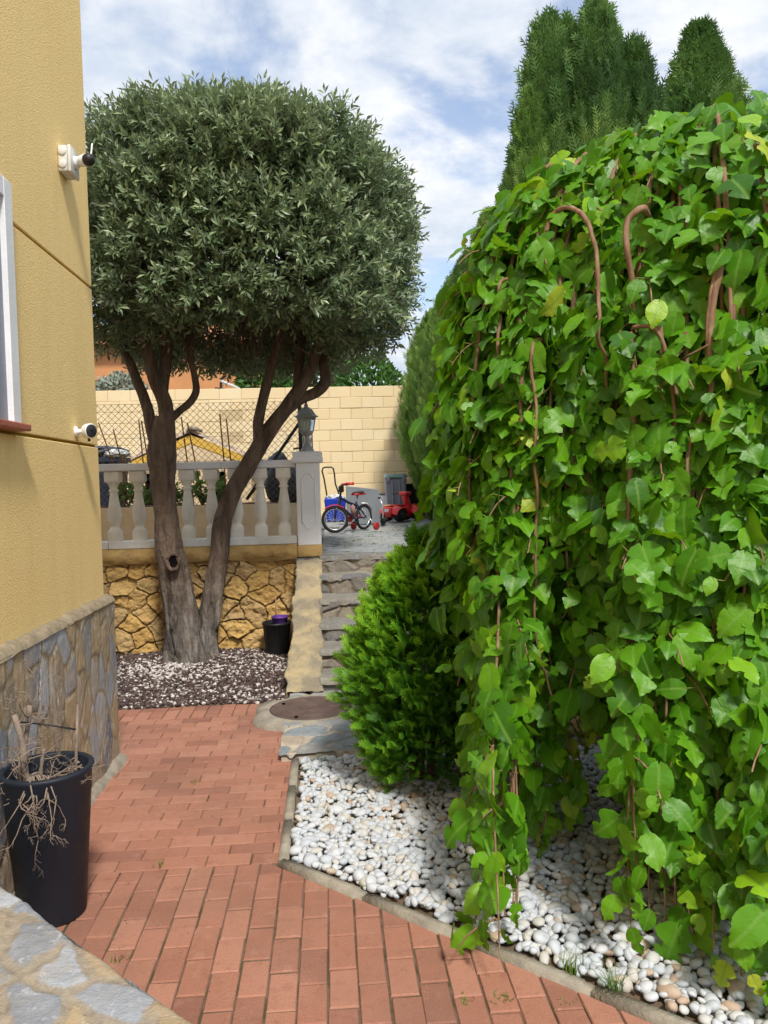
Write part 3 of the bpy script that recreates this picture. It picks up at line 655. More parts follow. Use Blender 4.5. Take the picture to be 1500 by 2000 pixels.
# ------------------------------------------------------------------ planter behind the balustrade, fence
TZ = .862
FY = 8.45
pz = float(PY(420, 987, 8.3)[2])
fxr = float(PY(588, 900, FY)[0])
pl = thing('planter_wall', 'stained cream rendered planter wall behind the balustrade', 'planter', (-2, 8.3, TZ))
mb = MB(); P, H, rn, jt, (ny, nx) = stone_grid(5.0, pz-TZ, (1.2, .6), .03, .004, .02, 51)
V = np.c_[fxr+.12-5.0+P[:, 0], 8.3-.01*fbm(np.c_[P*5, np.zeros(len(P))], 4), TZ+P[:, 1]]
i = np.arange(ny-1)[:, None]*nx; j = np.arange(nx-1)[None]; mb.add(V, np.stack([i+j, i+j+1, i+nx+j+1, i+nx+j], -1).reshape(-1, 4))
mb.box((fxr-4.9, 8.305, TZ-.01), (fxr+.12, 8.42, pz), .012); mb.box((fxr, 8.4201, TZ-.01), (fxr+.12, 11.4, pz-.003), .012)
mb.build('render_coat', M_planter, pl, angle=40)
mb = MB(); mb.box((fxr-4.9, 8.4205, TZ), (fxr-.001, 11.4, pz-.03)); mb.build('soil_bed', M_soil, pl, smooth=False)
# brick rim bits along the bed
for x in np.arange(fxr-2.7, fxr-.1, .115):
    if rng.random() < .75:
        mb = MB(); mb.box((x, 8.50+rng.normal(0, .01), pz-.02), (x+.105, 8.60, pz+.012+rng.normal(0, .004)), .006, rnd=rng.random())
        tag(mb.build('edging_brick', M_brick, None, angle=40), 'small red brick in the row edging the planter bed behind the balusters', 'brick', 'bricks edging the planter bed')
ztop = float(PY(400, 787, FY)[2])
fe = thing('chain_link_fence', 'rusty chain link fence on the planter wall, turning back beside the pillar lantern', 'fence', (fxr, FY, pz))
def mesh2(mb, a, b, z0, z1, cell=.072, r=.0023):
    a3 = np.array([a[0], a[1], 0.]); b3 = np.array([b[0], b[1], 0.]); L = np.linalg.norm(b3-a3); d = (b3-a3)/L; off = np.cross(d, [0, 0, 1.]); Hh = z1-z0
    for k in range(int((L+Hh)/cell)+2):
        for sgn in (1, -1):
            s0 = k*cell-Hh if sgn > 0 else k*cell; s1 = s0+sgn*Hh
            ts = sorted(((0-s0)/(s1-s0), (L-s0)/(s1-s0))); t0 = max(0, ts[0]); t1 = min(1, ts[1])
            if t1-t0 < .02: continue
            m = max(2, int((t1-t0)*Hh/cell)+1); tt = np.linspace(t0, t1, m)
            pts = np.array([a3+d*(s0+(s1-s0)*t)+[0, 0, z0+Hh*t]+off*(.004*(-1)**q) for q, t in enumerate(tt)])
            mb.tube(pts, r, 4, cap=False)
    for f in (.0, .34, .67, 1.0): mb.tube([a3+[0, 0, z0+Hh*f], b3+[0, 0, z0+Hh*f]], .0018, 4)
mb = MB(); mesh2(mb, (fxr-3.0, FY), (fxr, FY), pz, ztop); mb.build('wire_mesh', M_fence, fe)
mb = MB(); mesh2(mb, (fxr, FY), (fxr+.06, 11.3), pz, ztop-.02); mb.build('wire_mesh', plain('pale_wire', (.42, .36, .33), .5, .2, 20), fe)
for (x, y, h) in ((fxr, FY, ztop+.04), (fxr+.06, 11.3, ztop), (fxr-3.0, FY, ztop+.03)):
    mb = MB(); mb.tube([(x, y, pz-.3), (x, y, h)], .02, 12); mb.build('post', M_post, fe)
q = PY(482, 975, FY); r_ = PY(590, 818, FY)
mb = MB(); mb.tube([(q[0], FY+.01, q[2]), (r_[0], FY+.01, r_[2])], .018, 10); mb.build('brace', M_post, fe)
q = PY(573, 877, FY); mb = MB(); mb.tube([(q[0], FY-.01, q[2]), (fxr+.06, FY-.01, q[2]+.02)], .010, 8); mb.build('latch', M_post, fe)

# bed plants
def leafquad(k=3, w=.32):
    # pointed folded leaf along +y, n = z
    ys = np.linspace(0, 1, k+1); ww = np.sin(np.clip(ys, 0, 1)**.8*PI)*w
    V = []
    for y, x in zip(ys, ww): V += [(-x, y, .12*abs(x)/max(w, 1e-6)-.15*y*y), (0, y, -.15*y*y), (x, y, .12*abs(x)/max(w, 1e-6)-.15*y*y)]
    Fq = [(i*3+j, i*3+j+1, i*3+j+4, i*3+j+3) for i in range(k) for j in range(2)]
    return np.array(V), np.array(Fq)
def place(mb, tpl, pos, d, nvec, size, rnd, var=0.0, wsc=None):
    V, Fq = tpl; d = nrm(d); x = nrm(np.cross(d, nvec)); z = np.cross(x, d); n = len(pos); k = len(V); size = np.broadcast_to(size, (n,))
    ws = size if wsc is None else size*wsc
    W = pos[:, None]+V[None, :, 0:1]*x[:, None]*ws[:, None, None]+V[None, :, 1:2]*d[:, None]*size[:, None, None]+V[None, :, 2:3]*z[:, None]*size[:, None, None]
    Fs = (Fq[None]+(np.arange(n)*k)[:, None, None]).reshape(-1, Fq.shape[1])
    mb.add(W.reshape(-1, 3), Fs); mb.A[-1][:, 0] = np.repeat(np.broadcast_to(rnd, (n,)), k); 
    if np.ndim(var) == 0: mb.A[-1][:, 1] = var
    else: mb.A[-1][:, 1] = np.tile(var, n) if len(var) == k else np.repeat(var, k)
    return mb
def rdir(n, zb=0.0):
    v = rng.normal(size=(n, 3)); v = nrm(v); v[:, 2] += zb; return nrm(v)
LQ = leafquad(2, .3)
for px, hh in ((247, .34), (292, .26), (345, .34), (395, .36), (437, .34)):
    b = PY(px, 980, 8.75); b[2] = pz-.03
    lab = {247: 'leafy bed plant behind the leftmost balusters beside the dark blue bin', 292: 'low bed plant half hidden left of the olive trunk', 345: 'bushy bed plant between the olive trunk and the next baluster', 395: 'bed plant in the middle gap of the balusters between the two trunks', 437: 'bed plant in front of the dark hut opening by the leaning trunk'}[px]
    t_ = thing('bed_plant', lab, 'plant', b, 'vegetable plants in the planter bed')
    mb = MB(); tips = []
    for s in range(7):
        a = rng.uniform(0, 2*PI); e = b+np.array([math.cos(a)*.11, math.sin(a)*.09, hh*rng.uniform(.5, 1)]); mid = (b+e)/2+rng.normal(0, .015, 3)
        mb.tube([b, mid, e], [.005, .004, .002], 5); tips += [(b+(e-b)*f_) for f_ in rng.uniform(.3, 1.05, 16)]
    mb.build('stem', M_twigg, t_)
    tips = np.array(tips)+rng.normal(0, .02, (len(tips), 3)); n = len(tips); dv = rdir(n, -.1); mb = MB()
    place(mb, LQ, tips, dv, rdir(n, 1.2), rng.uniform(.07, .12, n), rng.random(n)); mb.build('foliage', M_tomato, t_)
# rods leaning in the bed
rods = [((192, 825), (228, 925)), ((221, 838), (247, 935)), ((271, 820), (286, 960)), ((276, 822), (300, 960)), ((354, 815), (375, 960)), ((366, 826), (400, 990)), ((429, 808), (441, 960)), ((442, 818), (459, 960))]
rl = ['rusty rod nearest the house corner', 'second rusty rod from the house corner, above the clutter', 'left rod of the close pair left of the olive trunk', 'right rod of the close pair left of the olive trunk', 'rusty rod rising just right of the thick olive trunk', 'rusty rod crossing the hut roof peak', 'taller rod of the pair between the two olive trunks', 'shorter rod of the pair between the two olive trunks']
for k, ((x0, y0), (x1, y1)) in enumerate(rods):
    Yk = 8.62+.04*(k % 3); a = PY(x0, y0, Yk); b = PY(x1, y1, Yk); e = b+(b-a)/(a[2]-b[2])*(b[2]-pz+.03)
    mb = MB(); mb.tube([a, (a+e)/2+rng.normal(0, .006, 3), e], .0075, 7)
    tag(mb.build('rusty_rod', M_rebar), rl[k], 'stake', 'rusty rods stuck in the planter bed')
# navy bin with clutter
p0 = PY(222, 985, 9.3)
bn = thing('storage_bin', 'dark blue tapered bin heaped with clutter, behind the balusters beside the house corner', 'bin', (p0[0]-.1, 9.3, pz-.03))
cx, cy, cz = p0[0]-.1, 9.3, pz-.03; zt_ = float(PY(222, 892, 9.1)[2])
mb = MB(); mb.lathe([(.27, 0), (.33, zt_-cz-.06), (.36, zt_-cz-.055), (.365, zt_-cz), (.34, zt_-cz+.002), (.001, zt_-cz-.03)], 4, (cx, cy, cz), phase=PI/4); mb.build('tub', M_bluebin, bn, smooth=False)
def crumple(c, s, seed, amp=.25, fr=3.0, sub=4):
    b = bmesh.new(); bmesh.ops.create_icosphere(b, subdivisions=sub, radius=1)
    V = np.array([v.co[:] for v in b.verts]); q = V*fr+seed*7.3
    rdg = 1-np.abs(fbm(q, 4))*2.2
    V2 = V*(1+amp*(rdg[:, None]-.6))*np.array(s)+np.array(c)
    for v, w in zip(b.verts, V2): v.co = Vector(w)
    return MB().bm(b)
tag(crumple((cx-.02, cy-.02, zt_+.055), (.30, .25, .075), 2, .35).build('crumpled_sack', M_sack), 'black crumpled plastic sheet heaped on the dark blue bin', 'plastic sheet')
tag(crumple((cx+.20, cy-.18, zt_+.03), (.14, .10, .05), 5, .5, 2.2).build('crumpled_sack', M_wclut), 'white crumpled plastic scrap on the rim of the dark blue bin', 'plastic sheet')
tag(crumple((cx-.13, cy-.2, zt_+.085), (.07, .06, .035), 8, .5, 2.2).build('crumpled_sack', M_wclut), 'small white scrap on top of the black sheet over the dark blue bin', 'plastic sheet')
# dark sacks right
for (px, py, pb, w, k, lab) in ((543, 886, 985, .17, 3, 'tall dark grey plastic sack behind the two right balusters'), (572, 915, 985, .15, 6, 'lower dark grey plastic sack tucked behind the pillar')):
    a = PY(px, py, 9.0); b = PY(px, pb, 9.0); zc = (a[2]+pz-.03)/2
    tag(crumple((a[0], 9.0, zc), (w, .18, (a[2]-pz+.06)/2), k, .16, 2.0).build('plastic_sack', M_sack), lab, 'sack', 'dark sacks by the fence post')
# small gabled hut
YH = 10.2
pk = PY(372, 845, YH); el = PY(246, 893, YH); er = PY(500, 902, YH); ze = (el[2]+er[2])/2
hut = thing('garden_hut', 'small cream hut with yellow gable and pale roof verge behind the chain link fence', 'hut', (pk[0], YH, TZ))
xw0, xw1 = el[0]+.07, er[0]-.07
mb = MB(); th = .03
op = [(float(PY(283, 940, YH)[0]), float(PY(303, 940, YH)[0]), float(PY(290, 925, YH)[2])), (float(PY(404, 940, YH)[0]), float(PY(441, 940, YH)[0]), float(PY(420, 921, YH)[2]))]
zy = ze-.02
xs_ = [xw0, op[0][0], op[0][1], op[1][0], op[1][1], xw1]
for a, b_, in ((0, 1), (2, 3), (4, 5)): mb.box((xs_[a], YH, TZ), (xs_[b_], YH+.06, zy))
for k in (0, 1): mb.box((op[k][0]+.0005, YH+.001, op[k][2]), (op[k][1]-.0005, YH+.059, zy-.001))
mb.box((xw0+.001, YH+.061, TZ), (xw0+.06, YH+1.2, zy)); mb.box((xw1-.06, YH+.061, TZ), (xw1-.001, YH+1.2, zy)); mb.box((xw0+.061, YH+1.14, TZ), (xw1-.061, YH+1.199, zy))
mb.build('wall', M_cream, hut, smooth=False)
mb = MB(); mb.box((xw0+.061, YH+.5, TZ), (xw1-.061, YH+.53, zy-.01)); mb.build('opening', M_dark, hut, smooth=False)
mb = MB(); V = [(xw0, YH-.004, zy), (xw1, YH-.004, zy), (pk[0], YH-.004, pk[2]-.03), (xw0, YH+1.2, zy), (xw1, YH+1.2, zy), (pk[0], YH+1.2, pk[2]-.03)]
mb.add(V, [np.array([[0, 1, 2], [5, 4, 3]]), np.array([[0, 2, 5, 3], [1, 4, 5, 2], [0, 3, 4, 1]])]); mb.build('gable', M_cream, hut, smooth=False)
mb = MB()
for e_, xw in ((el, xw0), (er, xw1)):
    zs = zy+.02; V = [(pk[0], YH-.012, pk[2]-.03), (xw, YH-.012, zs), (xw, YH-.012, zs-.10), (pk[0], YH-.012, pk[2]-.14)]; V = V+[(x, YH-.005, z) for x, _, z in V]
    mb.add(V, np.array([[0, 1, 2, 3], [7, 6, 5, 4], [0, 4, 5, 1], [1, 5, 6, 2], [2, 6, 7, 3], [3, 7, 4, 0]]))
mb.build('trim', M_yellow, hut, smooth=False)
mb = MB()
for e_ in (el, er):
    a = np.array([pk[0], 0, pk[2]+.012]); b_ = np.array([e_[0], 0, ze-.02]); n = 9
    for k in range(n):
        p, q = a+(b_-a)*(k/n), a+(b_-a)*((k+1)/n-.006); w = .034+rng.normal(0, .003)
        nn = nrm(np.array([-(b_-a)[2], 0, (b_-a)[0]])); nn = nn*np.sign(nn[2])
        V = [(p[0], YH-.03, p[2]), (q[0], YH-.03, q[2]), (q[0]+nn[0]*w, YH-.03, q[2]+nn[2]*w), (p[0]+nn[0]*w, YH-.03, p[2]+nn[2]*w)]
        V = V+[(x, YH+1.22, z) for x, _, z in V]
        mb.add(V, np.array([[0, 1, 2, 3], [7, 6, 5, 4], [0, 4, 5, 1], [1, 5, 6, 2], [2, 6, 7, 3], [3, 7, 4, 0]]), rng.random())
mb.build('roof', M_verge, hut, smooth=False)
mb = MB(); mb.tube([(pk[0]-.03, YH-.045, pk[2]+.03), (pk[0]+.02, YH-.04, pk[2]+.06), (pk[0]+.16, YH-.04, pk[2]+.015)], [.03, .035, .02], 10); mb.build('ridge_tile', M_kerb, hut)

# ------------------------------------------------------------------ back wall of blocks
YB = 14.3
zwt = float(PY(500, 758, YB)[2]); ch_ = .2
bw = thing('block_wall', 'tall cream concrete block wall closing the terrace at the back', 'wall', (-1, YB, TZ))
mb = MB(); nrow = int((zwt-TZ)/ch_)+1
for r in range(nrow):
    z1_ = zwt-r*ch_; z0_ = z1_-ch_
    if z0_ < TZ-.2: break
    for k in range(-14, 16):
        x0 = k*.4+(r % 2)*.2+.05; x1 = x0+.4; g = .004
        # rendered patch low on the wall
        rend = (z1_ < 1.66) or (x1 < .35 and z1_ < 1.86) or (x1 < -.02 and z1_ < 2.06)
        if rend: continue
        dy = rng.normal(0, .0025)
        mb.box((x0+g, YB+dy, z0_+g), (x1-g, YB+.18, z1_-g if r else z1_), .006, rnd=rng.random(), seg=1)
mb.build('block_course', M_block, bw, smooth=False)
mb = MB(); mb.box((-6, YB+.006, TZ-.1), (7, YB+.17, zwt-.01)); mb.A[-1][:, 1] = 1; mb.build('mortar', M_block, bw, smooth=False)
mb = MB(); tops = [zwt-r*ch_ for r in range(nrow+2)]
def rtop(z): return max(q for q in tops if q < z)
for (xa, xb, zt2) in ((-6, 7, rtop(1.66)), (-6, .35, rtop(1.86)), (-6, -.02, rtop(2.06))):
    ny = 12; P, H, rn, jt, (ny, nx) = stone_grid(xb-xa, max(zt2-TZ, .1), (1, .6), .06, .01, .01, 3)
    V = np.c_[xa+P[:, 0], YB-.004-.012*(fbm(np.c_[P*3, np.full(len(P), 4.)], 4)+.4)*np.clip((zt2-TZ-P[:, 1])/.05, 0, 1), TZ+P[:, 1]]
    i = np.arange(ny-1)[:, None]*nx; j = np.arange(nx-1)[None]; mb.add(V, np.stack([i+j, i+j+1, i+nx+j+1, i+nx+j], -1).reshape(-1, 4), .3)
mb.build('render_patch', M_block, bw)

# ------------------------------------------------------------------ beyond the wall
YN = 21.0; a = PY(150, 640, YN); b = PY(470, 640, YN)
nh = thing('orange_house', 'orange rendered house beyond the block wall, seen under the olive crown', 'house', ((a[0]+b[0])/2, YN, 0))
mb = MB(); mb.box((a[0]-3, YN, 0), (b[0]+.6, YN+7, 5.3)); mb.build('wall', M_orange, nh, smooth=False)
mb = MB(); x0, x1 = a[0]-3.3, b[0]+.9; V = [(x0, YN-.4, 5.3), (x1, YN-.4, 5.3), (x1, YN+7.4, 5.3), (x0, YN+7.4, 5.3), (x0+1, YN+3.5, 6.6), (x1-1, YN+3.5, 6.6)]
mb.add(V, [np.array([[0, 1, 5, 4], [2, 3, 4, 5], [3, 2, 1, 0]]), np.array([[1, 2, 5], [3, 0, 4]])]); mb.build('roof', M_tile, nh, smooth=False)
mb = MB(); xw = float(PY(455, 700, YN)[0]); mb.box((xw-.5, YN-.03, 2.3), (xw+.05, YN+.02, 3.6), .01); mb.build('window', M_dark, nh, smooth=False)
def far_shrub(c, s, n, mat, name, lab, leaf=.16, trunk=True):
    t_ = thing(name, lab, 'tree' if trunk else 'shrub', (c[0], c[1], 0))
    v = nrm(rng.normal(size=(n, 3))); rad = rng.uniform(.55, 1, n)**.5
    lump = 1+.22*fbm(v*2.3+c[0], 3)
    pos = np.array(c)+v*rad[:, None]*lump[:, None]*np.array(s)
    mb = MB(); place(mb, LQ, pos, nrm(v+rdir(n)*.9+[0, 0, .3]), nrm(v+rdir(n)*.6), rng.uniform(.6, 1.2, n)*leaf, rng.random(n)); mb.build('crown', mat, t_)
    mb = MB(); mb.tube([(c[0], c[1], 0), (c[0]+.1, c[1], c[2]*.5), (c[0], c[1], c[2])], [.12, .1, .05], 8); mb.build('trunk', M_cbark, t_)
c = PY(513, 735, 16.5); far_shrub((c[0], 16.5, c[2]-.2), (.55, .5, .75), 2600, M_shrub, 'garden_tree', 'bright green bush peeping over the block wall left of centre', .14)
c = PY(718, 745, 17.0); far_shrub((c[0], 17.0, c[2]-.45), (.78, .7, 1.05), 3600, M_shrub, 'garden_tree', 'rounded dark green bush above the wall beside the cypress hedge', .13)
c = PY(640, 700, 18.5); far_shrub((c[0]-.4, 18.5, c[2]+.3), (1.1, .8, 1.5), 3800, M_olive, 'garden_tree', 'dark tree behind the wall under the olive crown, with leaning trunk', .2)
c = PY(235, 748, 15.2); far_shrub((c[0], 15.2, c[2]-.25), (.5, .4, .42), 1500, M_grey, 'silver_shrub', 'silvery shrub poking over the block wall beside the house corner', .12, False)
# antenna arm lying on the wall top
q = PY(437, 752, 14.45); q[2] = zwt
an = thing('antenna_arm', 'white antenna arm with dark fittings lying on top of the block wall', 'antenna', q)
mb = MB(); b_ = bmesh.new(); bmesh.ops.create_cube(b_, size=1); bmesh.ops.bevel(b_, geom=list(b_.edges), offset=.06, segments=2, affect='EDGES')
mb.bm(b_, Matrix.Translation(Vector(q)+Vector((.12, 0, .085)))@Matrix.Rotation(.42, 4, 'Y')@Matrix.Diagonal(Vector((.36, .1, .045, 1)))); mb.build('arm', M_wclut, an)
mb = MB(); mb.tube([q+[-.06, 0, .0], q+[-.05, 0, .13], q+[-.01, 0, .17]], [.02, .025, .02], 8); mb.tube([q+[-.16, 0, .03], q+[.02, 0, .01]], .018, 8); mb.tube([q+[0, 0, .15], q+[.06, 0, .22], q+[.14, 0, .2], q+[.13, 0, .1]], .006, 6); mb.build('bracket', M_black, an)

# ------------------------------------------------------------------ things on the terrace
def wheel(mb_t, mb_r, c, ax, R, tw, spokes=14):
    mb_t.lathe([(R-tw*1.1, -tw*.45), (R-tw*.35, -tw*.5), (R, -tw*.22), (R, tw*.22), (R-tw*.35, tw*.5), (R-tw*1.1, tw*.45)], 40, c, ax, cap=False)
def ring(R, r, c, ax, n=40, k=8):
    ax = nrm(ax); ref = np.array([0, 0, 1.]) if abs(ax[2]) < .9 else np.array([1., 0, 0]); x = nrm(np.cross(ax, ref)); y = np.cross(ax, x)
    a = np.linspace(0, 2*PI, n+1); return [np.array(c)+R*(math.cos(t)*x+math.sin(t)*y) for t in a]
fw = G(655, 1040, TZ+.02); rwp = G(711, 1034, TZ+.02)
hd_ = nrm((fw-rwp)*[1, 1, 0]); ang = math.atan2(hd_[1], hd_[0])
mid = (fw+rwp)/2; WB = float(np.linalg.norm(fw-rwp)); WB = min(max(WB, .58), .70)
bike = thing('bicycle', 'dark blue child bicycle with red handlebar grip, white mudguard and red training wheels', 'bicycle', (mid[0], mid[1], TZ+.014), rz=ang)
R_ = .172; fx, rx = WB/2, -WB/2
def loc(mb, name, mat, par=None, **k): return mb.build(name, mat, par or bike, local=True, **k)
def wheel_parts(name, c, ax, Rw):
    mb = MB(); mb.tube(ring(Rw-.018, .018, c, ax), .019, 10, cap=False); w = loc(mb, name, M_tyre)
    mb = MB(); mb.tube(ring(Rw-.040, .009, c, ax), .0085, 8, cap=False); o = loc(mb, 'rim', M_chrome, w)
    mb = MB(); pts = ring(Rw-.042, 0, c, ax, 18)
    for p in pts[:-1]: mb.tube([np.array(c), p], .0018, 5)
    mb.lathe([(.016, -.03), (.016, .03)], 12, c, ax); loc(mb, 'spokes', M_chrome, w)
st = -.80                                      # steering turn
fax = np.array([-math.sin(st), math.cos(st), 0])
wheel_parts('front_wheel', (fx, 0, R_), fax, R_); wheel_parts('rear_wheel', (rx, 0, R_), (0, 1, 0), R_)
hdx = fx-.10; head_lo = np.array([hdx+.02, 0, .36]); head_hi = np.array([hdx-.02, 0, .46]); bb = np.array([rx+.24, 0, .17]); stt_ = np.array([rx+.15, 0, .37])
mb = MB(); mb.tube([head_lo-[0, 0, .01], head_hi], .022, 12); mb.tube([head_lo, bb+[.02, 0, .02], bb], [.021, .021, .02], 10); mb.tube([head_hi-[0, 0, .02], (head_hi+stt_)/2-[0, 0, .04], stt_-[0, 0, .04]], .017, 10); mb.tube([bb, stt_], .017, 10)
for s in (-1, 1): mb.tube([bb+[0, s*.02, 0], (rx, s*.045, R_)], .010, 8); mb.tube([stt_-[0, -s*.012, .03], (rx, s*.045, R_)], .010, 8)
loc(mb, 'frame', M_navy, angle=60)
fd = np.array([math.cos(st), math.sin(st), 0]); sd = np.array([-math.sin(st), math.cos(st), 0])
mb = MB(); cw = np.array([fx, 0, R_])
for s in (-1, 1): mb.tube([cw+sd*s*.045, cw+sd*s*.045+[-.02, 0, .12], head_lo+sd*s*.03, head_lo], [.010, .012, .012, .012], 8)
loc(mb, 'fork', M_navy)
mb = MB(); hs = head_hi+[-.01, 0, .03]; mb.tube([head_hi, hs+[0, 0, .03]], .014, 10)
L_ = hs+sd*.23+[0, 0, .13]-fd*.05; Rr = hs-sd*.23+[0, 0, .13]-fd*.05
mb.tube([L_+fd*-.06, L_, hs+sd*.09+[0, 0, .10], hs+sd*.05+[0, 0, .02], hs-sd*.05+[0, 0, .02], hs-sd*.09+[0, 0, .10], Rr, Rr-fd*.06], .010, 8)
mb.box(tuple(hs+[-.045, -.03, .02]), tuple(hs+[.02, .03, .11]), .02); hbar = loc(mb, 'handlebar', M_black)
for e_ in (L_, Rr):
    mb = MB(); mb.tube([e_+fd*.005+(hs-e_)*.08, e_-fd*.05, e_-fd*.10], [.017, .018, .019], 10); loc(mb, 'grip', M_red, hbar)
mb = MB(); sp = stt_+[-.03, 0, .11]; mb.tube([stt_, sp], .012, 10); mb.build('seat_post', M_chrome, bike, local=True)
b_ = bmesh.new(); bmesh.ops.create_icosphere(b_, subdivisions=3, radius=1)
for v in b_.verts:
    x, y, z = v.co; wq = .065 if x < -.1 else .065*(1-.75*(x+.1)); v.co = Vector((sp[0]+x*.12, y*wq, sp[2]+.012+z*.025+.015*(x < -.5)))
mb = MB(); mb.bm(b_); seat = loc(mb, 'seat', M_black)
mb = MB(); mb.tube([sp+[-.10, -.05, .005], sp+[0, -.045, -.004], sp+[.1, -.018, .0]], .012, 8); mb.tube([sp+[-.10, .05, .005], sp+[0, .045, -.004], sp+[.1, .018, .0]], .012, 8); loc(mb, 'seat_trim', M_red, seat)
def guard(c, R, a0, a1, ax, dirx, w, mat, name):
    mb = MB(); V = []; n = 14; side = nrm(ax)
    for a_ in np.linspace(a0, a1, n):
        for s_, dr in ((-1, -.012), (-.5, 0), (.5, 0), (1, -.012)): V.append(np.array(c)+dirx*math.cos(a_)*(R+dr)+np.array([0, 0, 1])*math.sin(a_)*(R+dr)+side*s_*w)
    mb.add(V, np.array([(i*4+j, i*4+j+1, i*4+j+5, i*4+j+4) for i in range(n-1) for j in range(3)])); loc(mb, name, mat)
guard((rx, 0, R_), R_+.022, PI*.42, PI*.88, (0, 1, 0), np.array([1., 0, 0]), .026, M_white, 'mudguard')
guard(cw, R_+.018, PI*.25, PI*.72, sd, fd, .024, M_redd, 'mudguard')
mb = MB(); mb.lathe([(.055, -.008), (.055, .008)], 24, bb+[0, -.045, 0], (0, 1, 0)); mb.tube([bb+[0, -.04, 0], (rx, -.04, R_)], .022, 8); loc(mb, 'chain_guard', M_red)
mb = MB(); mb.tube([bb-[0, .08, 0], bb+[0, .08, 0]], .012, 8)
for s in (-1, 1):
    e_ = bb+[s*.07, s*.075, -.05*s]; mb.tube([bb+[0, s*.06, 0], e_], .009, 8); mb.box(tuple(e_+[-.035, -.03 if s < 0 else -.0, -.012]), tuple(e_+[.035, .06 if s > 0 else .03, .012]), .006)
loc(mb, 'crank', M_black)
for s in (-1, 1):
    mb = MB(); c_ = np.array([rx-.02, s*.19, .052]); mb.tube([(rx, s*.05, R_), (rx-.005, s*.10, R_-.02), c_-[0, s*.02, 0]], .007, 8); a_ = loc(mb, 'training_arm', M_chrome)
    mb = MB(); mb.lathe([(.001, -.016), (.02, -.018), (.036, -.014), (.052, -.013), (.052, .013), (.036, .014), (.02, .018), (.001, .016)], 24, c_, (0, 1, 0)); loc(mb, 'training_wheel', M_redd, a_)
mb = MB(); c_ = (bb+stt_)/2+[.03, 0, 0]; mb.lathe([(.03, -.07), (.032, .05), (.02, .07), (.012, .09), (.001, .09)], 14, c_, (.25, 0, 1)); loc(mb, 'bottle', M_pink)
for o in bike.children: pass

# ride-on quad
ql = G(772, 1021, TZ+.015); qh = .62
quad = thing('ride_on_quad', 'red plastic toy ride-on quad with chunky black wheels in front of the grey bin', 'toy quad', (*(G(784, 1018, TZ+.015)[:2]+np.array([.02, .14])), TZ+.014), rz=math.radians(38))
def qb(lo, hi, bev, M=None): 
    mb = MB(); mb.box(lo, hi, bev, M, seg=3); return mb
for (x, y, r) in ((-.16, .135, .092), (-.16, -.135, .092), (.20, .14, .092), (.20, -.14, .092)):
    mb = MB(); mb.lathe([(.001, -.06), (.05, -.062), (.075, -.055), (r, -.035), (r+.002, 0), (r, .035), (.075, .055), (.05, .062), (.001, .06)], 28, (x, y, r), (0, 1, 0))
    w_ = mb.build('wheel', M_tyre, quad, local=True)
    mb = MB(); s = 1 if y > 0 else -1; mb.lathe([(.04, .05), (.04, .066), (.02, .072), (.001, .072)], 18, (x, y, r), (0, s, 0)); mb.build('hub', M_black, w_, local=True)
b_ = bmesh.new(); bmesh.ops.create_cube(b_, size=1); bmesh.ops.subdivide_edges(b_, edges=list(b_.edges), cuts=7, use_grid_fill=True)
for v in b_.verts:
    x, y, z = v.co.x*2, v.co.y*2, v.co.z*2; X = x*.27
    half = .075+.02*math.cos(x*3); top = .205+.03*max(0, x)-.035*math.exp(-((x+.15)/.35)**2); bot = .07
    v.co = Vector((X, y*half*(1-.12*z*z), bot+(z+1)/2*(top-bot)-.012*y*y))
mb = MB(); mb.bm(b_); mb.build('body', M_red, quad, local=True)
def fender(x, s, name, mat):
    mb = MB(); n, k = 10, 6; V = []
    for i_ in range(n):
        a_ = PI*(.08+.84*i_/(n-1))
        for j_ in range(k):
            t_ = j_/(k-1); V.append((x+math.cos(a_)*.115, s*(.06+.135*t_), .085+math.sin(a_)*.125-.03*t_*t_))
    f1 = np.array([(i_*k+j_, i_*k+j_+1, (i_+1)*k+j_+1, (i_+1)*k+j_) for i_ in range(n-1) for j_ in range(k-1)])
    V = np.array(V); V2 = V+[0, 0, .01]; mb.add(np.r_[V, V2], [f1, f1[:, ::-1]+len(V)]); mb.build(name, mat, quad, local=True)
for s in (-1, 1): fender(.20, s, 'front_fender', M_red); fender(-.16, s, 'rear_fender', M_red)
mb = qb((-.20, .06, .212), (-.06, .19, .232), .008); o = mb.build('faded_panel', M_peach, quad, local=True)
qb((-.16, -.07, .20), (.02, .07, .235), .016).build('seat', M_redd, quad, local=True)
qb((-.285, -.08, .10), (-.262, .08, .20), .008).build('tail_panel', M_red, quad, local=True)
qb((-.292, -.04, .135), (-.2855, .04, .18), .001).build('sticker', M_wclut, quad, local=True)
M1 = Matrix.Translation((.10, 0, .28))@Matrix.Rotation(-.35, 4, 'Y')
qb((-.04, -.045, -.09), (.04, .045, .09), .02, M1).build('steering_column', M_red, quad, local=True)
qb((.02, -.085, .355), (.14, .085, .415), .026).build('front_cowl', M_red, quad, local=True)
mb = MB(); mb.tube([(.02, .19, .385), (.04, .09, .395), (.04, -.09, .395), (.02, -.19, .385)], .011, 8); mb.build('handlebar', M_black, quad, local=True)
quad.scale = (1.14, 1.14, 1.14)
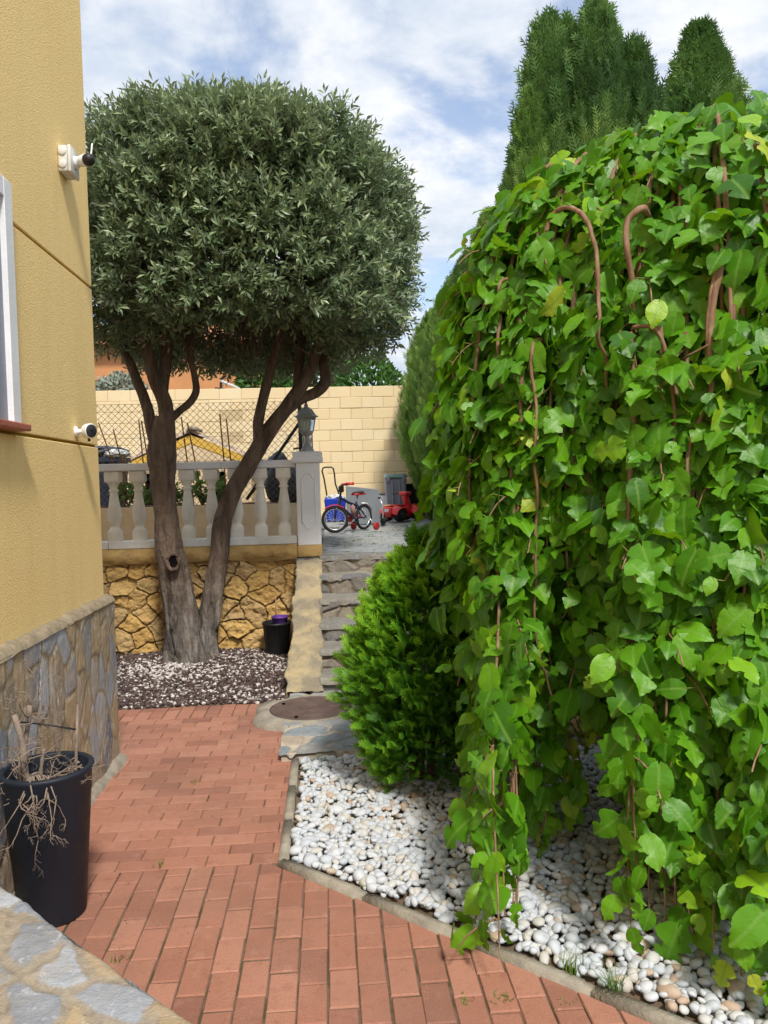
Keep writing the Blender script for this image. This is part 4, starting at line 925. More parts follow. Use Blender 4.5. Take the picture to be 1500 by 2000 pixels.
# bins
g_ = PY(774, 985, 13.2)
bin1 = thing('wheelie_bin', 'tall grey plastic bin with a green lid against the block wall', 'bin', (g_[0], 13.3, TZ+.012))
zt1 = float(PY(774, 934, 13.2)[2])-TZ-.012; o0 = np.array([g_[0], 13.3, TZ+.012])
def taper(lo0, lo1, h, w0, w1, o, bev=0):
    mb = MB(); x0, y0 = w0; x1, y1 = w1
    V = [(-x0, -y0, lo0), (x0, -y0, lo0), (x0, y0, lo0), (-x0, y0, lo0), (-x1, -y1, h), (x1, -y1, h), (x1, y1, h), (-x1, y1, h)]
    b_ = bmesh.new(); vs = [b_.verts.new(Vector(np.array(v)+o)) for v in V]
    for f in ((3, 2, 1, 0), (4, 5, 6, 7), (0, 1, 5, 4), (1, 2, 6, 5), (2, 3, 7, 6), (3, 0, 4, 7)): b_.faces.new([vs[i] for i in f])
    if bev: bmesh.ops.bevel(b_, geom=list(b_.edges), offset=bev, segments=3, affect='EDGES')
    return mb.bm(b_)
m_ = taper(0, 0, zt1, (.145, .13), (.185, .17), o0, .02)
for dx in (-.06, .06): m_.box(o0+[dx-.012, -.172, .1], o0+[dx+.012, -.135, zt1-.05], .006)
m_.build('tub', M_binn, bin1, angle=50)
mb = taper(zt1+.001, 0, zt1+.07, (.205, .19), (.195, .18), o0, .018)
lid_ = mb.build('lid', M_bing, bin1, angle=50)
for dx in (-.13, .13): MB().box(o0+[dx-.028, -.205, zt1-.055], o0+[dx+.028, -.188, zt1+.075], .008).build('clip', M_binn, bin1, angle=40)
g_ = PY(808, 985, 13.5); zt2 = float(PY(808, 948, 13.4)[2])-TZ-.012; o0 = np.array([g_[0]+.02, 13.6, TZ+.012])
bin2 = thing('black_bin', 'lower black plastic bin half hidden between the grey bin and the hedge', 'bin', o0)
taper(0, 0, zt2, (.13, .13), (.17, .16), o0, .02).build('tub', M_blackpl, bin2, angle=50)
taper(zt2+.001, 0, zt2+.035, (.185, .175), (.175, .165), o0, .012).build('lid', M_blackpl, bin2, angle=50)
# grey sheet box, white box
a = PY(676, 950, 11.6); b = PY(740, 957, 11.75)
pnl = thing('grey_cabinet', 'grey metal box standing behind the bicycle, its top edge sloping', 'box', ((a[0]+b[0])/2, 11.7, TZ+.012))
V = [(a[0], 11.6, TZ+.012), (b[0], 11.72, TZ+.012), (b[0], 11.95, TZ+.012), (a[0], 11.83, TZ+.012)]
V = V+[(a[0], 11.6, a[2]), (b[0], 11.72, b[2]), (b[0], 11.95, b[2]+.01), (a[0], 11.83, a[2]+.01)]
b_ = bmesh.new(); vs = [b_.verts.new(v) for v in V]
for f in ((3, 2, 1, 0), (4, 5, 6, 7), (0, 1, 5, 4), (1, 2, 6, 5), (2, 3, 7, 6), (3, 0, 4, 7)): b_.faces.new([vs[i] for i in f])
bmesh.ops.bevel(b_, geom=list(b_.edges), offset=.008, segments=2, affect='EDGES'); MB().bm(b_).build('shell', M_panel, pnl, angle=40)
g_ = PY(748, 985, 13.9); zt3 = float(PY(748, 963, 13.9)[2])
wb = thing('white_crate', 'white storage box between the grey metal box and the grey bin', 'box', (g_[0], 14.0, TZ+.012))
MB().box((g_[0]-.22, 13.8, TZ+.012), (g_[0]+.22, 14.2, zt3-.03), .015).build('tub', M_white, wb, angle=40)
MB().box((g_[0]-.235, 13.785, zt3-.029), (g_[0]+.235, 14.215, zt3), .008).build('lid', M_panel, wb, angle=40)
# kick scooter
s0 = G(748, 1026, TZ+.014); s0[2] = TZ+.014
sc_ = thing('kick_scooter', 'folded silver kick scooter with a small black wheel beside the toy quad', 'scooter', s0)
tp = PY(741, 972, s0[1]+.05)
mb = MB(); mb.tube([s0+[0, 0, .05], s0+[.005, 0, .16], [s0[0]-.0, s0[1]+.02, tp[2]-.1], tp], .012, 10); mb.build('stem', M_chrome, sc_)
mb = MB(); mb.tube([tp+[-.015, -.1, 0], tp+[.015, .1, .0]], .014, 10); mb.build('handlebar', M_black, sc_)
mb = MB(); mb.tube(ring(.038, .02, s0+[0, 0, .055], (.8, .5, 0), 24), .018, 8, cap=False); mb.lathe([(.02, -.012), (.02, .012)], 14, s0+[0, 0, .055], (.8, .5, 0)); mb.build('front_wheel', M_tyre, sc_)
mb = MB(); mb.tube(ring(.035, .02, s0+[.06, .42, .053], (.8, .1, 0), 24), .016, 8, cap=False); mb.build('rear_wheel', M_tyre, sc_)
b_ = bmesh.new(); bmesh.ops.create_cube(b_, size=1); bmesh.ops.bevel(b_, geom=list(b_.edges), offset=.1, segments=2, affect='EDGES')
mb = MB(); mb.bm(b_, Matrix.Translation(Vector(s0)+Vector((.035, .22, .075)))@Matrix.Rotation(-.14, 4, 'Z')@Matrix.Diagonal(Vector((.10, .36, .02, 1)))); mb.build('deck', M_black, sc_)
# blue garden cart
g_ = PY(655, 995, 10.9); o0 = np.array([g_[0]+.0, 10.9, TZ+.012]); zb0 = float(PY(655, 973, 10.8)[2])-o0[2]
cart = thing('garden_cart', 'blue plastic tub cart with a tall bent black handle behind the bicycle', 'cart', o0)
hw = float(PY(677, 990, 10.9)[0]-PY(634, 990, 10.9)[0])/2
taper(.10, 0, zb0, (hw*.8, .16), (hw, .2), o0, .015).build('tub', M_blue, cart, angle=50)
mb = MB()
for s in (-1, 1): mb.lathe([(.001, -.02), (.06, -.02), (.085, -.012), (.085, .012), (.06, .02), (.001, .02)], 24, o0+[s*(hw*.8+.03), .1, .085], (1, 0, 0))
mb.tube([o0+[-hw*.8, .1, .085], o0+[hw*.8, .1, .085]], .01, 8); mb.build('wheels', M_tyre, cart)
pts = [PY(x, y, 11.02) for x, y in ((640, 985), (638, 965), (633, 935), (629, 920), (631, 914), (636, 912.5), (647, 912.5), (651, 915), (653, 925), (655, 945), (661, 962), (663, 978))]
mb = MB(); mb.tube(pts, .011, 8); mb.build('handle', M_black, cart)
tag(crumple(o0+[.0, .02, zb0+.0], (hw*.85, .15, .05), 11, .45, 2.5).build('white_bundle', M_wclut), 'white crumpled papers piled in the blue cart tub', 'papers')
# boulders by the hedge
for k, (px, py, w) in enumerate(((833, 1012, .20), (818, 1004, .12), (1150, 1395, .14))):
    g_ = G(px, py, TZ) if k < 2 else G(px, 1425, .05); c_ = (g_[0], g_[1], g_[2]+w*.45)
    tag(crumple(c_, (w, w*.9, w*.75), 20+k, .25, 1.6).build('boulder', M_rock), ('yellow boulder at the foot of the hedge right of the toy quad', 'smaller yellow boulder behind the toy quad', 'tan rock on the landing glimpsed through the mulberry curtain')[k], 'rock')
# ------------------------------------------------------------------ olive tree
def smooth_path(P, R, n):
    P = np.asarray(P, float); R = np.asarray(R, float); t = np.r_[0, np.cumsum(np.linalg.norm(np.diff(P, axis=0), axis=1))]; t /= t[-1]
    tt = np.linspace(0, 1, n); out = []
    k = len(P); T = np.gradient(P, t, axis=0)
    ii = np.clip(np.searchsorted(t, tt, side='right')-1, 0, k-2); h = (t[ii+1]-t[ii]); u = (tt-t[ii])/h; u2 = u*u; u3 = u2*u
    C = (2*u3-3*u2+1)[:, None]*P[ii]+((u3-2*u2+u)*h)[:, None]*T[ii]+(-2*u3+3*u2)[:, None]*P[ii+1]+((u3-u2)*h)[:, None]*T[ii+1]
    return C, np.interp(tt, t, R)
ob = G(375, 1292); 
olive = thing('olive_tree', 'clipped olive tree with two thick leaning trunks and a dense round grey green crown', 'tree', (ob[0], ob[1], 0))
mb = MB()
def limb(pts, n=60, k=36, amp=.10, base=False):
    P = np.array([PY(x, y, Y) for x, y, _, Y in pts]); R = np.array([.87*hw*Y/F for _, _, hw, Y in pts])
    C, Rr = smooth_path(P, R, n)
    C = C+np.c_[fbm(C*5+2, 3), fbm(C*5+20, 3), np.zeros(n)]*Rr[:, None]*.22
    def fl(f, a, p):
        lowk = np.clip((1.0-p[:, 2])/.8, 0, 1)
        rid = fbm(np.c_[np.cos(a)*2.2, np.sin(a)*2.2, p[:, 2]*.9], 4); fine = fbm(p*np.array([28, 28, 9]), 4)
        vein = 1-np.abs(fbm(np.c_[np.cos(a)*3.2, np.sin(a)*3.2, p[:, 2]*1.6+5], 3))*2
        return 1+rid*(amp*.8+.17*lowk)+fine*(.06+.10*lowk)-np.clip(vein-.72, 0, 1)*lowk*.9
    mb.tube(C, Rr, k, flut=fl); return C, Rr
YL = 6.62
Cl, Rl = limb([(376, 1312, 50, 6.62), (366, 1262, 42, 6.62), (352, 1180, 36, 6.6), (336, 1090, 31, 6.58), (322, 1000, 24, 6.55), (317, 930, 27, 6.53), (316, 888, 32, 6.5), (318, 850, 28, 6.5), (322, 815, 19, 6.48)], 110, 56)
limb([(408, 1310, 34, 6.72), (402, 1262, 27, 6.72), (412, 1180, 23, 6.76), (427, 1090, 20, 6.8), (434, 1020, 20, 6.85), (452, 968, 19, 6.88), (478, 920, 19, 6.9), (502, 878, 18, 6.9), (522, 845, 18, 6.9), (547, 812, 16, 6.9), (572, 778, 15, 6.9), (600, 735, 13, 6.88), (616, 690, 11, 6.85), (628, 640, 9, 6.8), (650, 560, 6, 6.8)], 130, 44)
limb([(388, 1308, 24, 6.5), (384, 1270, 17, 6.5), (377, 1220, 13, 6.52), (366, 1160, 11, 6.56), (352, 1100, 8, 6.6)], 40, 30)
limb([(335, 1312, 26, 6.6), (338, 1270, 20, 6.58), (340, 1200, 17, 6.58), (333, 1130, 14, 6.58), (326, 1060, 9, 6.58)], 40, 30)
for pts in ([(326, 868, 18, 6.48), (326, 820, 17, 6.46), (321, 785, 16, 6.45), (306, 748, 15, 6.42), (292, 700, 14, 6.4), (278, 650, 13, 6.35), (262, 560, 8, 6.2), (255, 480, 4, 6.1)],
            [(308, 880, 15, 6.52), (298, 845, 13, 6.52), (288, 796, 12, 6.54), (273, 754, 11, 6.56), (254, 710, 10, 6.6), (232, 655, 9, 6.7), (205, 570, 6, 6.8)],
            [(318, 770, 12, 6.5), (322, 720, 13, 6.52), (327, 670, 13, 6.55), (336, 620, 11, 6.6), (350, 520, 6, 6.7)],
            [(335, 818, 9, 6.5), (352, 802, 8, 6.52), (376, 780, 8, 6.55), (383, 764, 8, 6.56), (380, 735, 7, 6.58), (372, 700, 7, 6.6), (368, 640, 6, 6.6), (375, 560, 4, 6.6)],
            [(505, 862, 13, 6.88), (504, 830, 12, 6.86), (511, 795, 11, 6.84), (524, 740, 11, 6.8), (538, 690, 10, 6.75), (552, 640, 8, 6.7), (570, 540, 5, 6.6)],
            [(560, 800, 13, 6.93), (590, 778, 12, 6.95), (618, 766, 12, 6.97), (634, 750, 12, 6.98), (632, 715, 12, 7.0), (634, 680, 10, 7.05), (660, 600, 7, 7.1)],
            [(580, 762, 10, 6.9), (583, 720, 10, 6.92), (590, 670, 9, 6.95), (604, 600, 6, 7.0)]):
    limb(pts, 50, 20, .06)
tr = mb.build('trunk', M_bark, olive)
mb = MB(); kc = PY(338, 1098, 6.58-.15); mb.lathe([(.05, -.03), (.062, .0), (.058, .022), (.046, .026), (.036, .012), (.032, -.02)], 28, kc, (.12, -1, .1), cap=False)
V = mb.V[0]; ctr = V.mean(0); V[:, 2] = ctr[2]+(V[:, 2]-ctr[2])*1.35; V += (fbm(V*30, 3)*.018)[:, None]
mb.build('knot_rim', M_bark, tr if False else olive)
mb = MB(); mb.lathe([(.040, 0), (.001, -.006)], 20, kc+[0, -.004, 0], (.12, -1, .1), cap=False); V = mb.V[0]; V[:, 2] = kc[2]+(V[:, 2]-kc[2])*1.35; mb.build('knot_hollow', M_knot, olive)
# crown: twigs with paired leaves through a clipped rounded volume
oc = PY(478, 440, 6.62); zlo = 2.48; zhi = float(PY(400, 250, 6.4)[2]); RX, RY = 1.37, 1.30
def olive_r(v):    # radius of the crown surface along unit directions
    zc = 3.62; up = np.where(v[:, 2] > 0, zhi-zc, zc-zlo+.02)
    e = 2.6; qxy = (np.abs(v[:, 0])/RX)**e+(np.abs(v[:, 1])/RY)**e; vz = np.abs(v[:, 2])/up
    r = np.where(v[:, 2] > 0, (qxy+vz**e)**(-1/e), (np.maximum(qxy, 1e-6)**(5/e)+vz**5)**(-1/5))
    return r*(1+.085*fbm(v*2.6+4, 3)+.05*fbm(v*7+9, 3))
OL = (np.array([(0, 0, 0), (-.13, .35, .03), (.13, .35, .03), (-.12, .72, .0), (.12, .72, .0), (0, 1, -.06), (0, .35, -.02), (0, .72, -.05)]),
      np.array([(0, 6, 1, 1), (0, 2, 6, 6)]))
OL = (np.array([(0, 0, 0), (-.125, .45, .03), (0, .5, -.02), (.125, .45, .03), (0, 1, -.07), (0, .25, -.01)]), np.array([(0, 5, 2, 1), (0, 3, 2, 5), (1, 2, 4, 4), (2, 3, 4, 4)]))
OLq = (np.array([(0, 0, 0), (-.165, .55, .035), (0, 1.0, -.06), (.165, .55, .035), (.0, .5, -.01)]), np.array([(0, 4, 2, 1), (0, 3, 2, 4)]))
nt = 15500
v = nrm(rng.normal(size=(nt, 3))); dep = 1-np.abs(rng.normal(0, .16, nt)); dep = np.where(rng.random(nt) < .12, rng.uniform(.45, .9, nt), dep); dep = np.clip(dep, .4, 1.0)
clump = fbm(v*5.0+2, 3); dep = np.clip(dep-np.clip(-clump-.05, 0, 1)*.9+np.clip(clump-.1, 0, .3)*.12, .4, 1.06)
P0 = np.array([oc[0], oc[1], 3.62])+v*(olive_r(v)*dep)[:, None]
nv = v/np.array([RX, RY, 1.2])**2; topk = np.clip((P0[:, 2]-3.9)/.9, 0, 1); nv = nrm(nv); nv[:, 2] += .25  # topk pales upper leaves: new shoots, and the sunlit crown top put into colour
td = nrm(nv*.9+rdir(nt)*.75+np.array([0, 0, .25]))
tl = rng.uniform(.08, .19, nt)*(1+.6*(rng.random(nt) < .05))
mb = MB(); pos = []; dd = []; nn = []; rn_ = []; kk = 7
for s in range(kk):
    f = (s+.5)/kk
    a = rdir(nt); side = nrm(np.cross(td, a)) if s == 0 else side*np.cos(1.9)+np.cross(td, side)*np.sin(1.9)
    for sg in (1, -1):
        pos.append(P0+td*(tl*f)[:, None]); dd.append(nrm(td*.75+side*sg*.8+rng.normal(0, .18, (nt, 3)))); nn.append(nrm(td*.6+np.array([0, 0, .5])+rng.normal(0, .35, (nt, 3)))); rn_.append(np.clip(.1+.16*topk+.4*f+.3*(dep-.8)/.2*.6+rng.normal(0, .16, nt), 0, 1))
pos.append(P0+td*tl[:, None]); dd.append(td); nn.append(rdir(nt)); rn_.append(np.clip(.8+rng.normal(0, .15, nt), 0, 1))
pos = np.concatenate(pos); dd = np.concatenate(dd); nn = np.concatenate(nn); rn_ = np.concatenate(rn_)
ok = pos[:, 2] > 2.70-.075*(pos[:, 1]-5.3)+.07*rng.random(len(pos)); ok &= ~((pos[:, 2] < 3.1) & (np.hypot(pos[:, 0]-oc[0], pos[:, 1]-oc[1]) < .55+.25*rng.random(len(pos)))); ok &= ~((pos[:, 0] < PXp+.01) & (pos[:, 1] < HC+.05))
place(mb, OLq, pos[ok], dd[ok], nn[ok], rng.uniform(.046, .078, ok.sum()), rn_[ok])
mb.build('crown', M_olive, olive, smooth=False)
# stray shoots at the outline and bare inner twigs
mb = MB(); n = 900; v = nrm(rng.normal(size=(n, 3))); r0 = rng.uniform(.3, .6, n)
for i in range(n):
    a = np.array([oc[0], oc[1], 3.62])+v[i]*olive_r(v[i:i+1])*r0[i]; b_ = np.array([oc[0], oc[1], 3.62])+v[i]*olive_r(v[i:i+1])*min(1.0, r0[i]+.35)
    mb.tube([a, (a+b_)/2+rng.normal(0, .05, 3), b_], [.009, .006, .003], 5, cap=False)
mb.build('twig', M_bark, olive)

# ------------------------------------------------------------------ weeping mulberry
MX, MY, MR = 1.70, 3.42, 1.13
ZC, ZH = 1.351, 1.55
mul = thing('mulberry_tree', 'weeping mulberry whose big glossy bright green leaves hang to the pebbles', 'tree', (MX, MY, 0))
def mprof(th):       # th: 0 top .. pi/2 shoulder -> (r,z) unit scale 1
    c_ = np.cos(th); return MR*np.sin(np.clip(th, 1e-3, PI/2))**.43, ZC+ZH*np.sign(c_)*np.abs(c_)**1.02
PXT = np.array([780, 850, 895, 940, 958, 975, 1000, 1022, 1060, 1130, 1200, 1232, 1262, 1330, 1400, 1470, 1600, 2600])
PYT = np.array([1080, 1190, 1290, 1480, 1640, 1830, 1790, 1560, 1470, 1480, 1490, 1640, 1780, 1820, 1860, 1930, 2000, 2150])
shoots = []
def mshoot(phi, s, th0, zjit=0.0):
    o = np.array([math.cos(phi), math.sin(phi), 0]); wob = rng.normal(0, .05); lump = 1+.09*float(vnoise(np.array([math.cos(phi)*3, math.sin(phi)*3, 2.])))
    ths = np.linspace(th0, PI/2, max(4, int((PI/2-th0)/.12)+2)); r, z = mprof(ths); z = ZC+(z-ZC)*(1-(1-s)*.55)
    pts = [np.array([MX, MY, 0])+o*(rr*s*lump)+np.array([0, 0, zz]) for rr, zz in zip(r, z)]
    p = pts[-1]; px, py = proj(p)
    if o[1] < .35 and px < 2500:
        ye = np.interp(px, PXT, PYT)+-abs(rng.normal(0, 40))-abs(rng.normal(0, 90))*(rng.random() < .5)
        zend = float(PY(px, ye, p[1])[2])
    else: zend = rng.uniform(.12, .6)
    zend = max(.06, zend)+zjit
    n = max(3, int((p[2]-zend)/.12)); sw = rng.normal(0, .035, 2); inn = rng.uniform(.0, .12)+(.14 if o[0] < -.5 else 0)
    for k in range(1, n+1):
        f = k/n; z = p[2]+(zend-p[2])*f
        pts.append(np.array([p[0], p[1], 0])-o*MR*inn*f*f+np.array([sw[0]*f, sw[1]*f, z])+np.array([math.sin(k*.9+phi*9), math.cos(k*1.1+phi*7), 0])*.012)
    return np.array(pts), o
NS = 270
for k in range(NS):
    if k < 180: phi = rng.uniform(-PI, 0) if rng.random() < .78 else rng.uniform(0, PI)
    else: phi = rng.uniform(-PI*1.05, -.25*PI)
    s = 1.02-abs(rng.normal(0, .17)); s = max(.5, s)
    shoots.append(mshoot(phi, s, rng.uniform(.12, .9)))
for k in range(150):  # short top shoots that build the dome and stick up a little
    phi = rng.uniform(-PI, PI); th = rng.uniform(.02, 1.25); r, z = mprof(np.array([th, th+.25, th+.5])); s = rng.uniform(.9, 1.04)
    o = np.array([math.cos(phi), math.sin(phi), 0]); pts = [np.array([MX, MY, 0])+o*rr*s+np.array([0, 0, zz*(.985+.03*rng.random())]) for rr, zz in zip(r, z)]
    shoots.append((np.array(pts), o))
def mdome_hit(x, y, s=1.075):
    d = ray(x, y); best = (9, None)
    for t_ in np.arange(1.6, 4.2, .01):
        p = cO+d*t_; r = math.hypot(p[0]-MX, p[1]-MY)
        if p[2] > ZC:
            c = ((p[2]-ZC)/ZH); c = min(c, .995)**(1/1.02); sn = math.sqrt(max(0, 1-c*c)); R = MR*sn**.43
        else: R = MR
        if p[2] < ZC+ZH and r < R*s: return p
        if r-R*s < best[0]: best = (r-R*s, p)
    return best[1]
for px, ye, k_ in ((975, 1880, 3), (995, 1800, 3), (962, 1730, 3), (1012, 1700, 2), (948, 1600, 2), (935, 1500, 2), (1232, 1850, 2), (1262, 1790, 3), (1300, 1800, 3), (1345, 1830, 3), (1400, 1850, 3), (1450, 1900, 4), (1490, 1930, 4), (1560, 1960, 4)):
    for q_ in range(k_):
        a_ = px+rng.normal(0, 14); p0_ = mdome_hit(a_, rng.uniform(560, 900), 1.0+rng.uniform(-.02, .05)); o = nrm((p0_-[MX, MY, 0])*[1, 1, 0])
        e = PY(a_+(px-a_)*.5, ye-(0 if q_ == 0 else rng.uniform(20, 260)), p0_[1]-.02); zb_ = float(e[2])
        if zb_ < .10:
            e = G(a_+(px-a_)*.5, ye-(0 if q_ == 0 else rng.uniform(20, 200)), .10); zb_ = .10; n = 16; drift = (e[:2]-p0_[:2])
        pts = np.array([np.r_[p0_[:2]+drift*(i/n)**1.5, p0_[2]+(zb_-p0_[2])*i/n]+np.array([math.sin(i*.8+px), math.cos(i*.7+px), 0])*.014 for i in range(n+1)]); shoots.append((pts, o))
side = []
for pts, o in shoots:      # short leafy side shoots stand off the hanging ones
    L = np.r_[0, np.cumsum(np.linalg.norm(np.diff(pts, axis=0), axis=1))]
    for s_ in np.arange(rng.uniform(.1, .4), L[-1]-.1, .42):
        if rng.random() < .35: continue
        p = np.array([np.interp(s_+rng.uniform(-.1, .1), L, pts[:, i]) for i in range(3)]); l_ = rng.uniform(.08, .21)
        dv = nrm(o*rng.uniform(.4, 1)+np.array([-o[1], o[0], 0])*rng.normal(0, .7)+np.array([0, 0, rng.uniform(-.5, .35)])); q = [p]
        for i in range(5): dv = nrm(dv+np.array([0, 0, -.28])+rng.normal(0, .08, 3)); q.append(q[-1]+dv*l_/5)
        side.append((np.array(q), o))
shoots += side
mbt = MB(); mbg = MB(); lp, ld, ln, lr, lz = [], [], [], [], []
for pts, o in shoots:
    L = np.r_[0, np.cumsum(np.linalg.norm(np.diff(pts, axis=0), axis=1))]
    mbt.tube(pts, np.interp(L, [0, L[-1]], [.010 if L[-1] > .4 else .0035, .0025]), 6, cap=False)
    sp = .047; m_ = int(L[-1]/sp); s_ = np.sort(rng.uniform(0, L[-1], m_))
    p = np.c_[[np.interp(s_, L, pts[:, i]) for i in range(3)]].T
    tg = nrm(np.c_[[np.interp(s_, L, np.gradient(pts[:, i], L)) for i in range(3)]].T)
    # surface normal: outward on the hanging part, up on top
    up = np.clip((tg[:, 2]+1), 0, 1)[:, None]; nrmv = nrm(o[None]*(1.15-up*.8)+np.array([0, 0, 1.])*(.18+up))
    sd_ = nrm(np.cross(tg, nrmv)); sg = np.where(np.arange(m_) % 2 == 0, 1, -1)[:, None]
    pet = nrm(nrmv*.75+sd_*sg*.75+rng.normal(0, .3, (m_, 3)))
    pl_ = rng.uniform(.02, .055, m_)[:, None]; q = p+pet*pl_
    dirl = nrm(np.array([0, 0, -1.])*.75+tg*.25+nrmv*.35+sd_*sg*.35+rng.normal(0, .42, (m_, 3)))
    nl = nrm(nrmv+np.array([0, 0, .35])+rng.normal(0, .58, (m_, 3)))
    yng = np.clip((s_/L[-1]-.82)/.18, 0, 1)
    lp.append(q); ld.append(dirl); ln.append(nl); lr.append(np.clip(rng.normal(.42, .2, m_)+yng*.3, 0, 1)); lz.append(rng.uniform(.062, .132, m_)*(1-.5*yng))
    for i in range(0, m_):
        if p[i, 1] < MY+.2: mbg.tube([p[i], q[i]], [.0016, .0012], 3, cap=False)
lp = np.concatenate(lp); ld = np.concatenate(ld); ln = np.concatenate(ln); lr = np.concatenate(lr); lz = np.concatenate(lz)
# scattered inner leaves so the curtain has depth
def mulleaf(kind):
    m_ = 18; ys = np.linspace(0, 1, m_)
    full = .39*np.sin(PI*np.clip(ys, 0, 1)**.66)**.9*(1-.25*np.clip(ys-.55, 0, 1))
    def sinus(c, d, w): return 1-d*np.exp(-((ys-c)/w)**2)
    W = {0: full, 1: full*1.30*sinus(.47, .66, .10), 2: full*1.32*sinus(.50, .68, .095)*sinus(.25, .36, .06)}[kind]
    Wr = {0: full, 1: full, 2: full*1.28*sinus(.44, .66, .095)}[kind]
    W[0] = Wr[0] = .03; V = []
    for i, y in enumerate(ys):
        for t_, w in ((-1, W[i]), (-.5, W[i]), (0, 0), (.5, Wr[i]), (1, Wr[i])):
            x = t_*w; e_ = abs(t_); yy = y-.14*e_*max(0, 1-y*2.2)+.05*e_*math.sin(PI*y)+(.020*(-1)**i if e_ == 1 and 0 < i < m_-1 else 0)
            zc = .32*abs(x)-.75*x*x-.42*max(0, y-.30)**2+(.020*math.sin(i*.9+t_*2.1) if e_ == 1 else 0)
            if e_ == .5: zc -= .006*(1 if i % 3 == 0 else -.3)
            V.append((x, yy, zc))
    Fq = [(i*5+j, i*5+j+1, (i+1)*5+j+1, (i+1)*5+j) for i in range(m_-1) for j in range(4)]
    return np.array(V), np.array(Fq)
mb = MB(); kd_ = rng.choice(3, len(lp), p=[.36, .27, .37]); flip = rng.random(len(lp)) < .5
okm = ~((lp[:, 2] < .03))
for k in range(3):
    for fl_ in (0, 1):
        sel = (kd_ == k) & (flip == fl_) & okm; V, Fq = mulleaf(k); 
        if fl_: V = V*np.array([-1, 1, 1]); Fq = Fq[:, ::-1]
        place(mb, (V, Fq), lp[sel], ld[sel], ln[sel], lz[sel], lr[sel], np.abs(V[:, 0]))
mb.build('crown', M_mulb, mul)
mbt.build('shoot', M_mbark, mul); mbg.build('petiole', M_twigg, mul)
brs = [([(1062, 470), (1066, 440), (1080, 415), (1105, 401), (1125, 408), (1145, 428), (1160, 470), (1168, 540), (1172, 625)], 6),
       ([(1240, 420), (1228, 432), (1222, 460), (1226, 500)], 8), ([(1412, 445), (1404, 480), (1398, 540), (1390, 620), (1387, 700), (1386, 780), (1368, 820), (1347, 870), (1343, 925)], 8),
       ([(1400, 470), (1394, 520), (1386, 580), (1382, 660)], 6), ([(1252, 638), (1272, 642), (1288, 662), (1298, 700), (1308, 760), (1316, 900)], 5),
       ([(1040, 672), (1044, 760), (1046, 860), (1047, 960), (1045, 1080), (1043, 1220)], 4.5), ([(1024, 702), (1018, 760), (1014, 820), (1013, 880)], 6),
       ([(978, 560), (976, 600), (975, 660), (975, 720)], 4.5), ([(906, 540), (898, 590), (890, 640), (886, 720)], 4), ([(984, 1060), (983, 1130), (982, 1240)], 3.5),
       ([(1345, 690), (1370, 680), (1386, 672)], 3)]
mb = MB()
for pts, hw in brs:
    P = np.array([mdome_hit(x, y, 1.05) for x, y in pts]); inn_ = nrm(np.array([MX, MY, 0])-P*[1, 1, 0])
    P = np.r_[[P[0]+inn_[0]*.25-[0, 0, .015]], P, [P[-1]+inn_[-1]*.10-[0, 0, .30]]]
    C, Rr = smooth_path(P, np.full(len(P), 1.), 40)
    dist = np.linalg.norm(C-cO, axis=1); knob = 1+.22*np.clip(fbm(C*14, 2), 0, 1)+.25*(rng.random(40) < .08)
    mb.tube(C+np.c_[fbm(C*7, 3), fbm(C*7+5, 3), fbm(C*7+9, 3)]*.022, hw*.72*dist/F*np.linspace(1.15, .7, 40)*knob, 10, cap=True)
mb.build('branch', M_mbark, mul)
mb = MB()
C, Rr = smooth_path([(MX+.05, MY, -.05), (MX, MY, .5), (MX-.03, MY+.03, 1.2), (MX, MY, 1.8), (MX+.02, MY, 2.1)], [.10, .075, .07, .075, .09], 40)
mb.tube(C, Rr, 20, flut=lambda f, a, p: 1+.15*fbm(p*9, 3))
for k in range(16):
    ph = k*2*PI/16+rng.normal(0, .1); o = np.array([math.cos(ph), math.sin(ph), 0]); zt = 2.05+rng.uniform(.15, .5); r1 = rng.uniform(.4, .85)
    C, Rr = smooth_path([(MX, MY, 2.0), np.array([MX, MY, zt-.1])+o*r1*.45, np.array([MX, MY, zt])+o*r1*.85, np.array([MX, MY, zt-.35])+o*(r1+.12), np.array([MX, MY, zt-.9])+o*(r1+.14)], [.03, .02, .016, .013, .008], 30); mb.tube(C, Rr, 8)
mb.build('trunk', M_mbark, mul)

# ------------------------------------------------------------------ thuja in the pebbles
tb = G(822, 1532)
thu = thing('thuja_bush', 'small conical thuja with lime green feathery tips in the white pebbles by the steps', 'shrub', (tb[0], tb[1], 0))
def frond(nb=6):
    V = []; Fq = []
    def blade(p, d, L, w, curve):
        d = nrm(d); x = np.array([d[1], -d[0], 0]); k = len(V)
        for t_, ww in ((0, w*.8), (.55, w), (1, w*.25)):
            q = np.array(p)+d*L*t_+np.array([0, 0, curve*t_*t_]); V.append(q-x*ww); V.append(q+x*ww)
        Fq.extend([(k, k+1, k+3, k+2), (k+2, k+3, k+5, k+4)])
    blade((0, 0, 0), np.array([0, 1., 0]), 1, .035, -.1)
    for i in range(nb):
        y = .15+.75*i/nb; L = .42*(1-.55*i/nb)
        for s in (-1, 1): blade((0, y, -.1*y*y), np.array([s*.72, .75, 0]), L, .034, .04-.06*(i % 2))
    V = np.array(V); return V, np.array(Fq)
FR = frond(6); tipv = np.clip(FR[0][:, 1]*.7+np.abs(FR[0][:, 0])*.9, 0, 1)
tx0, ty0 = PY(806, 1060, tb[1]), None; TH = float(tx0[2])-.05
def thuja_r(z):
    return .39*np.minimum(1, (np.maximum(TH-z, .002)/.62)**.52)*np.clip(.62+.38*(z-.12)/.34, .5, 1)
n = 8600; zz = .13+(TH-.13)*rng.random(n)**1.15; ph = rng.uniform(-PI, PI, n)
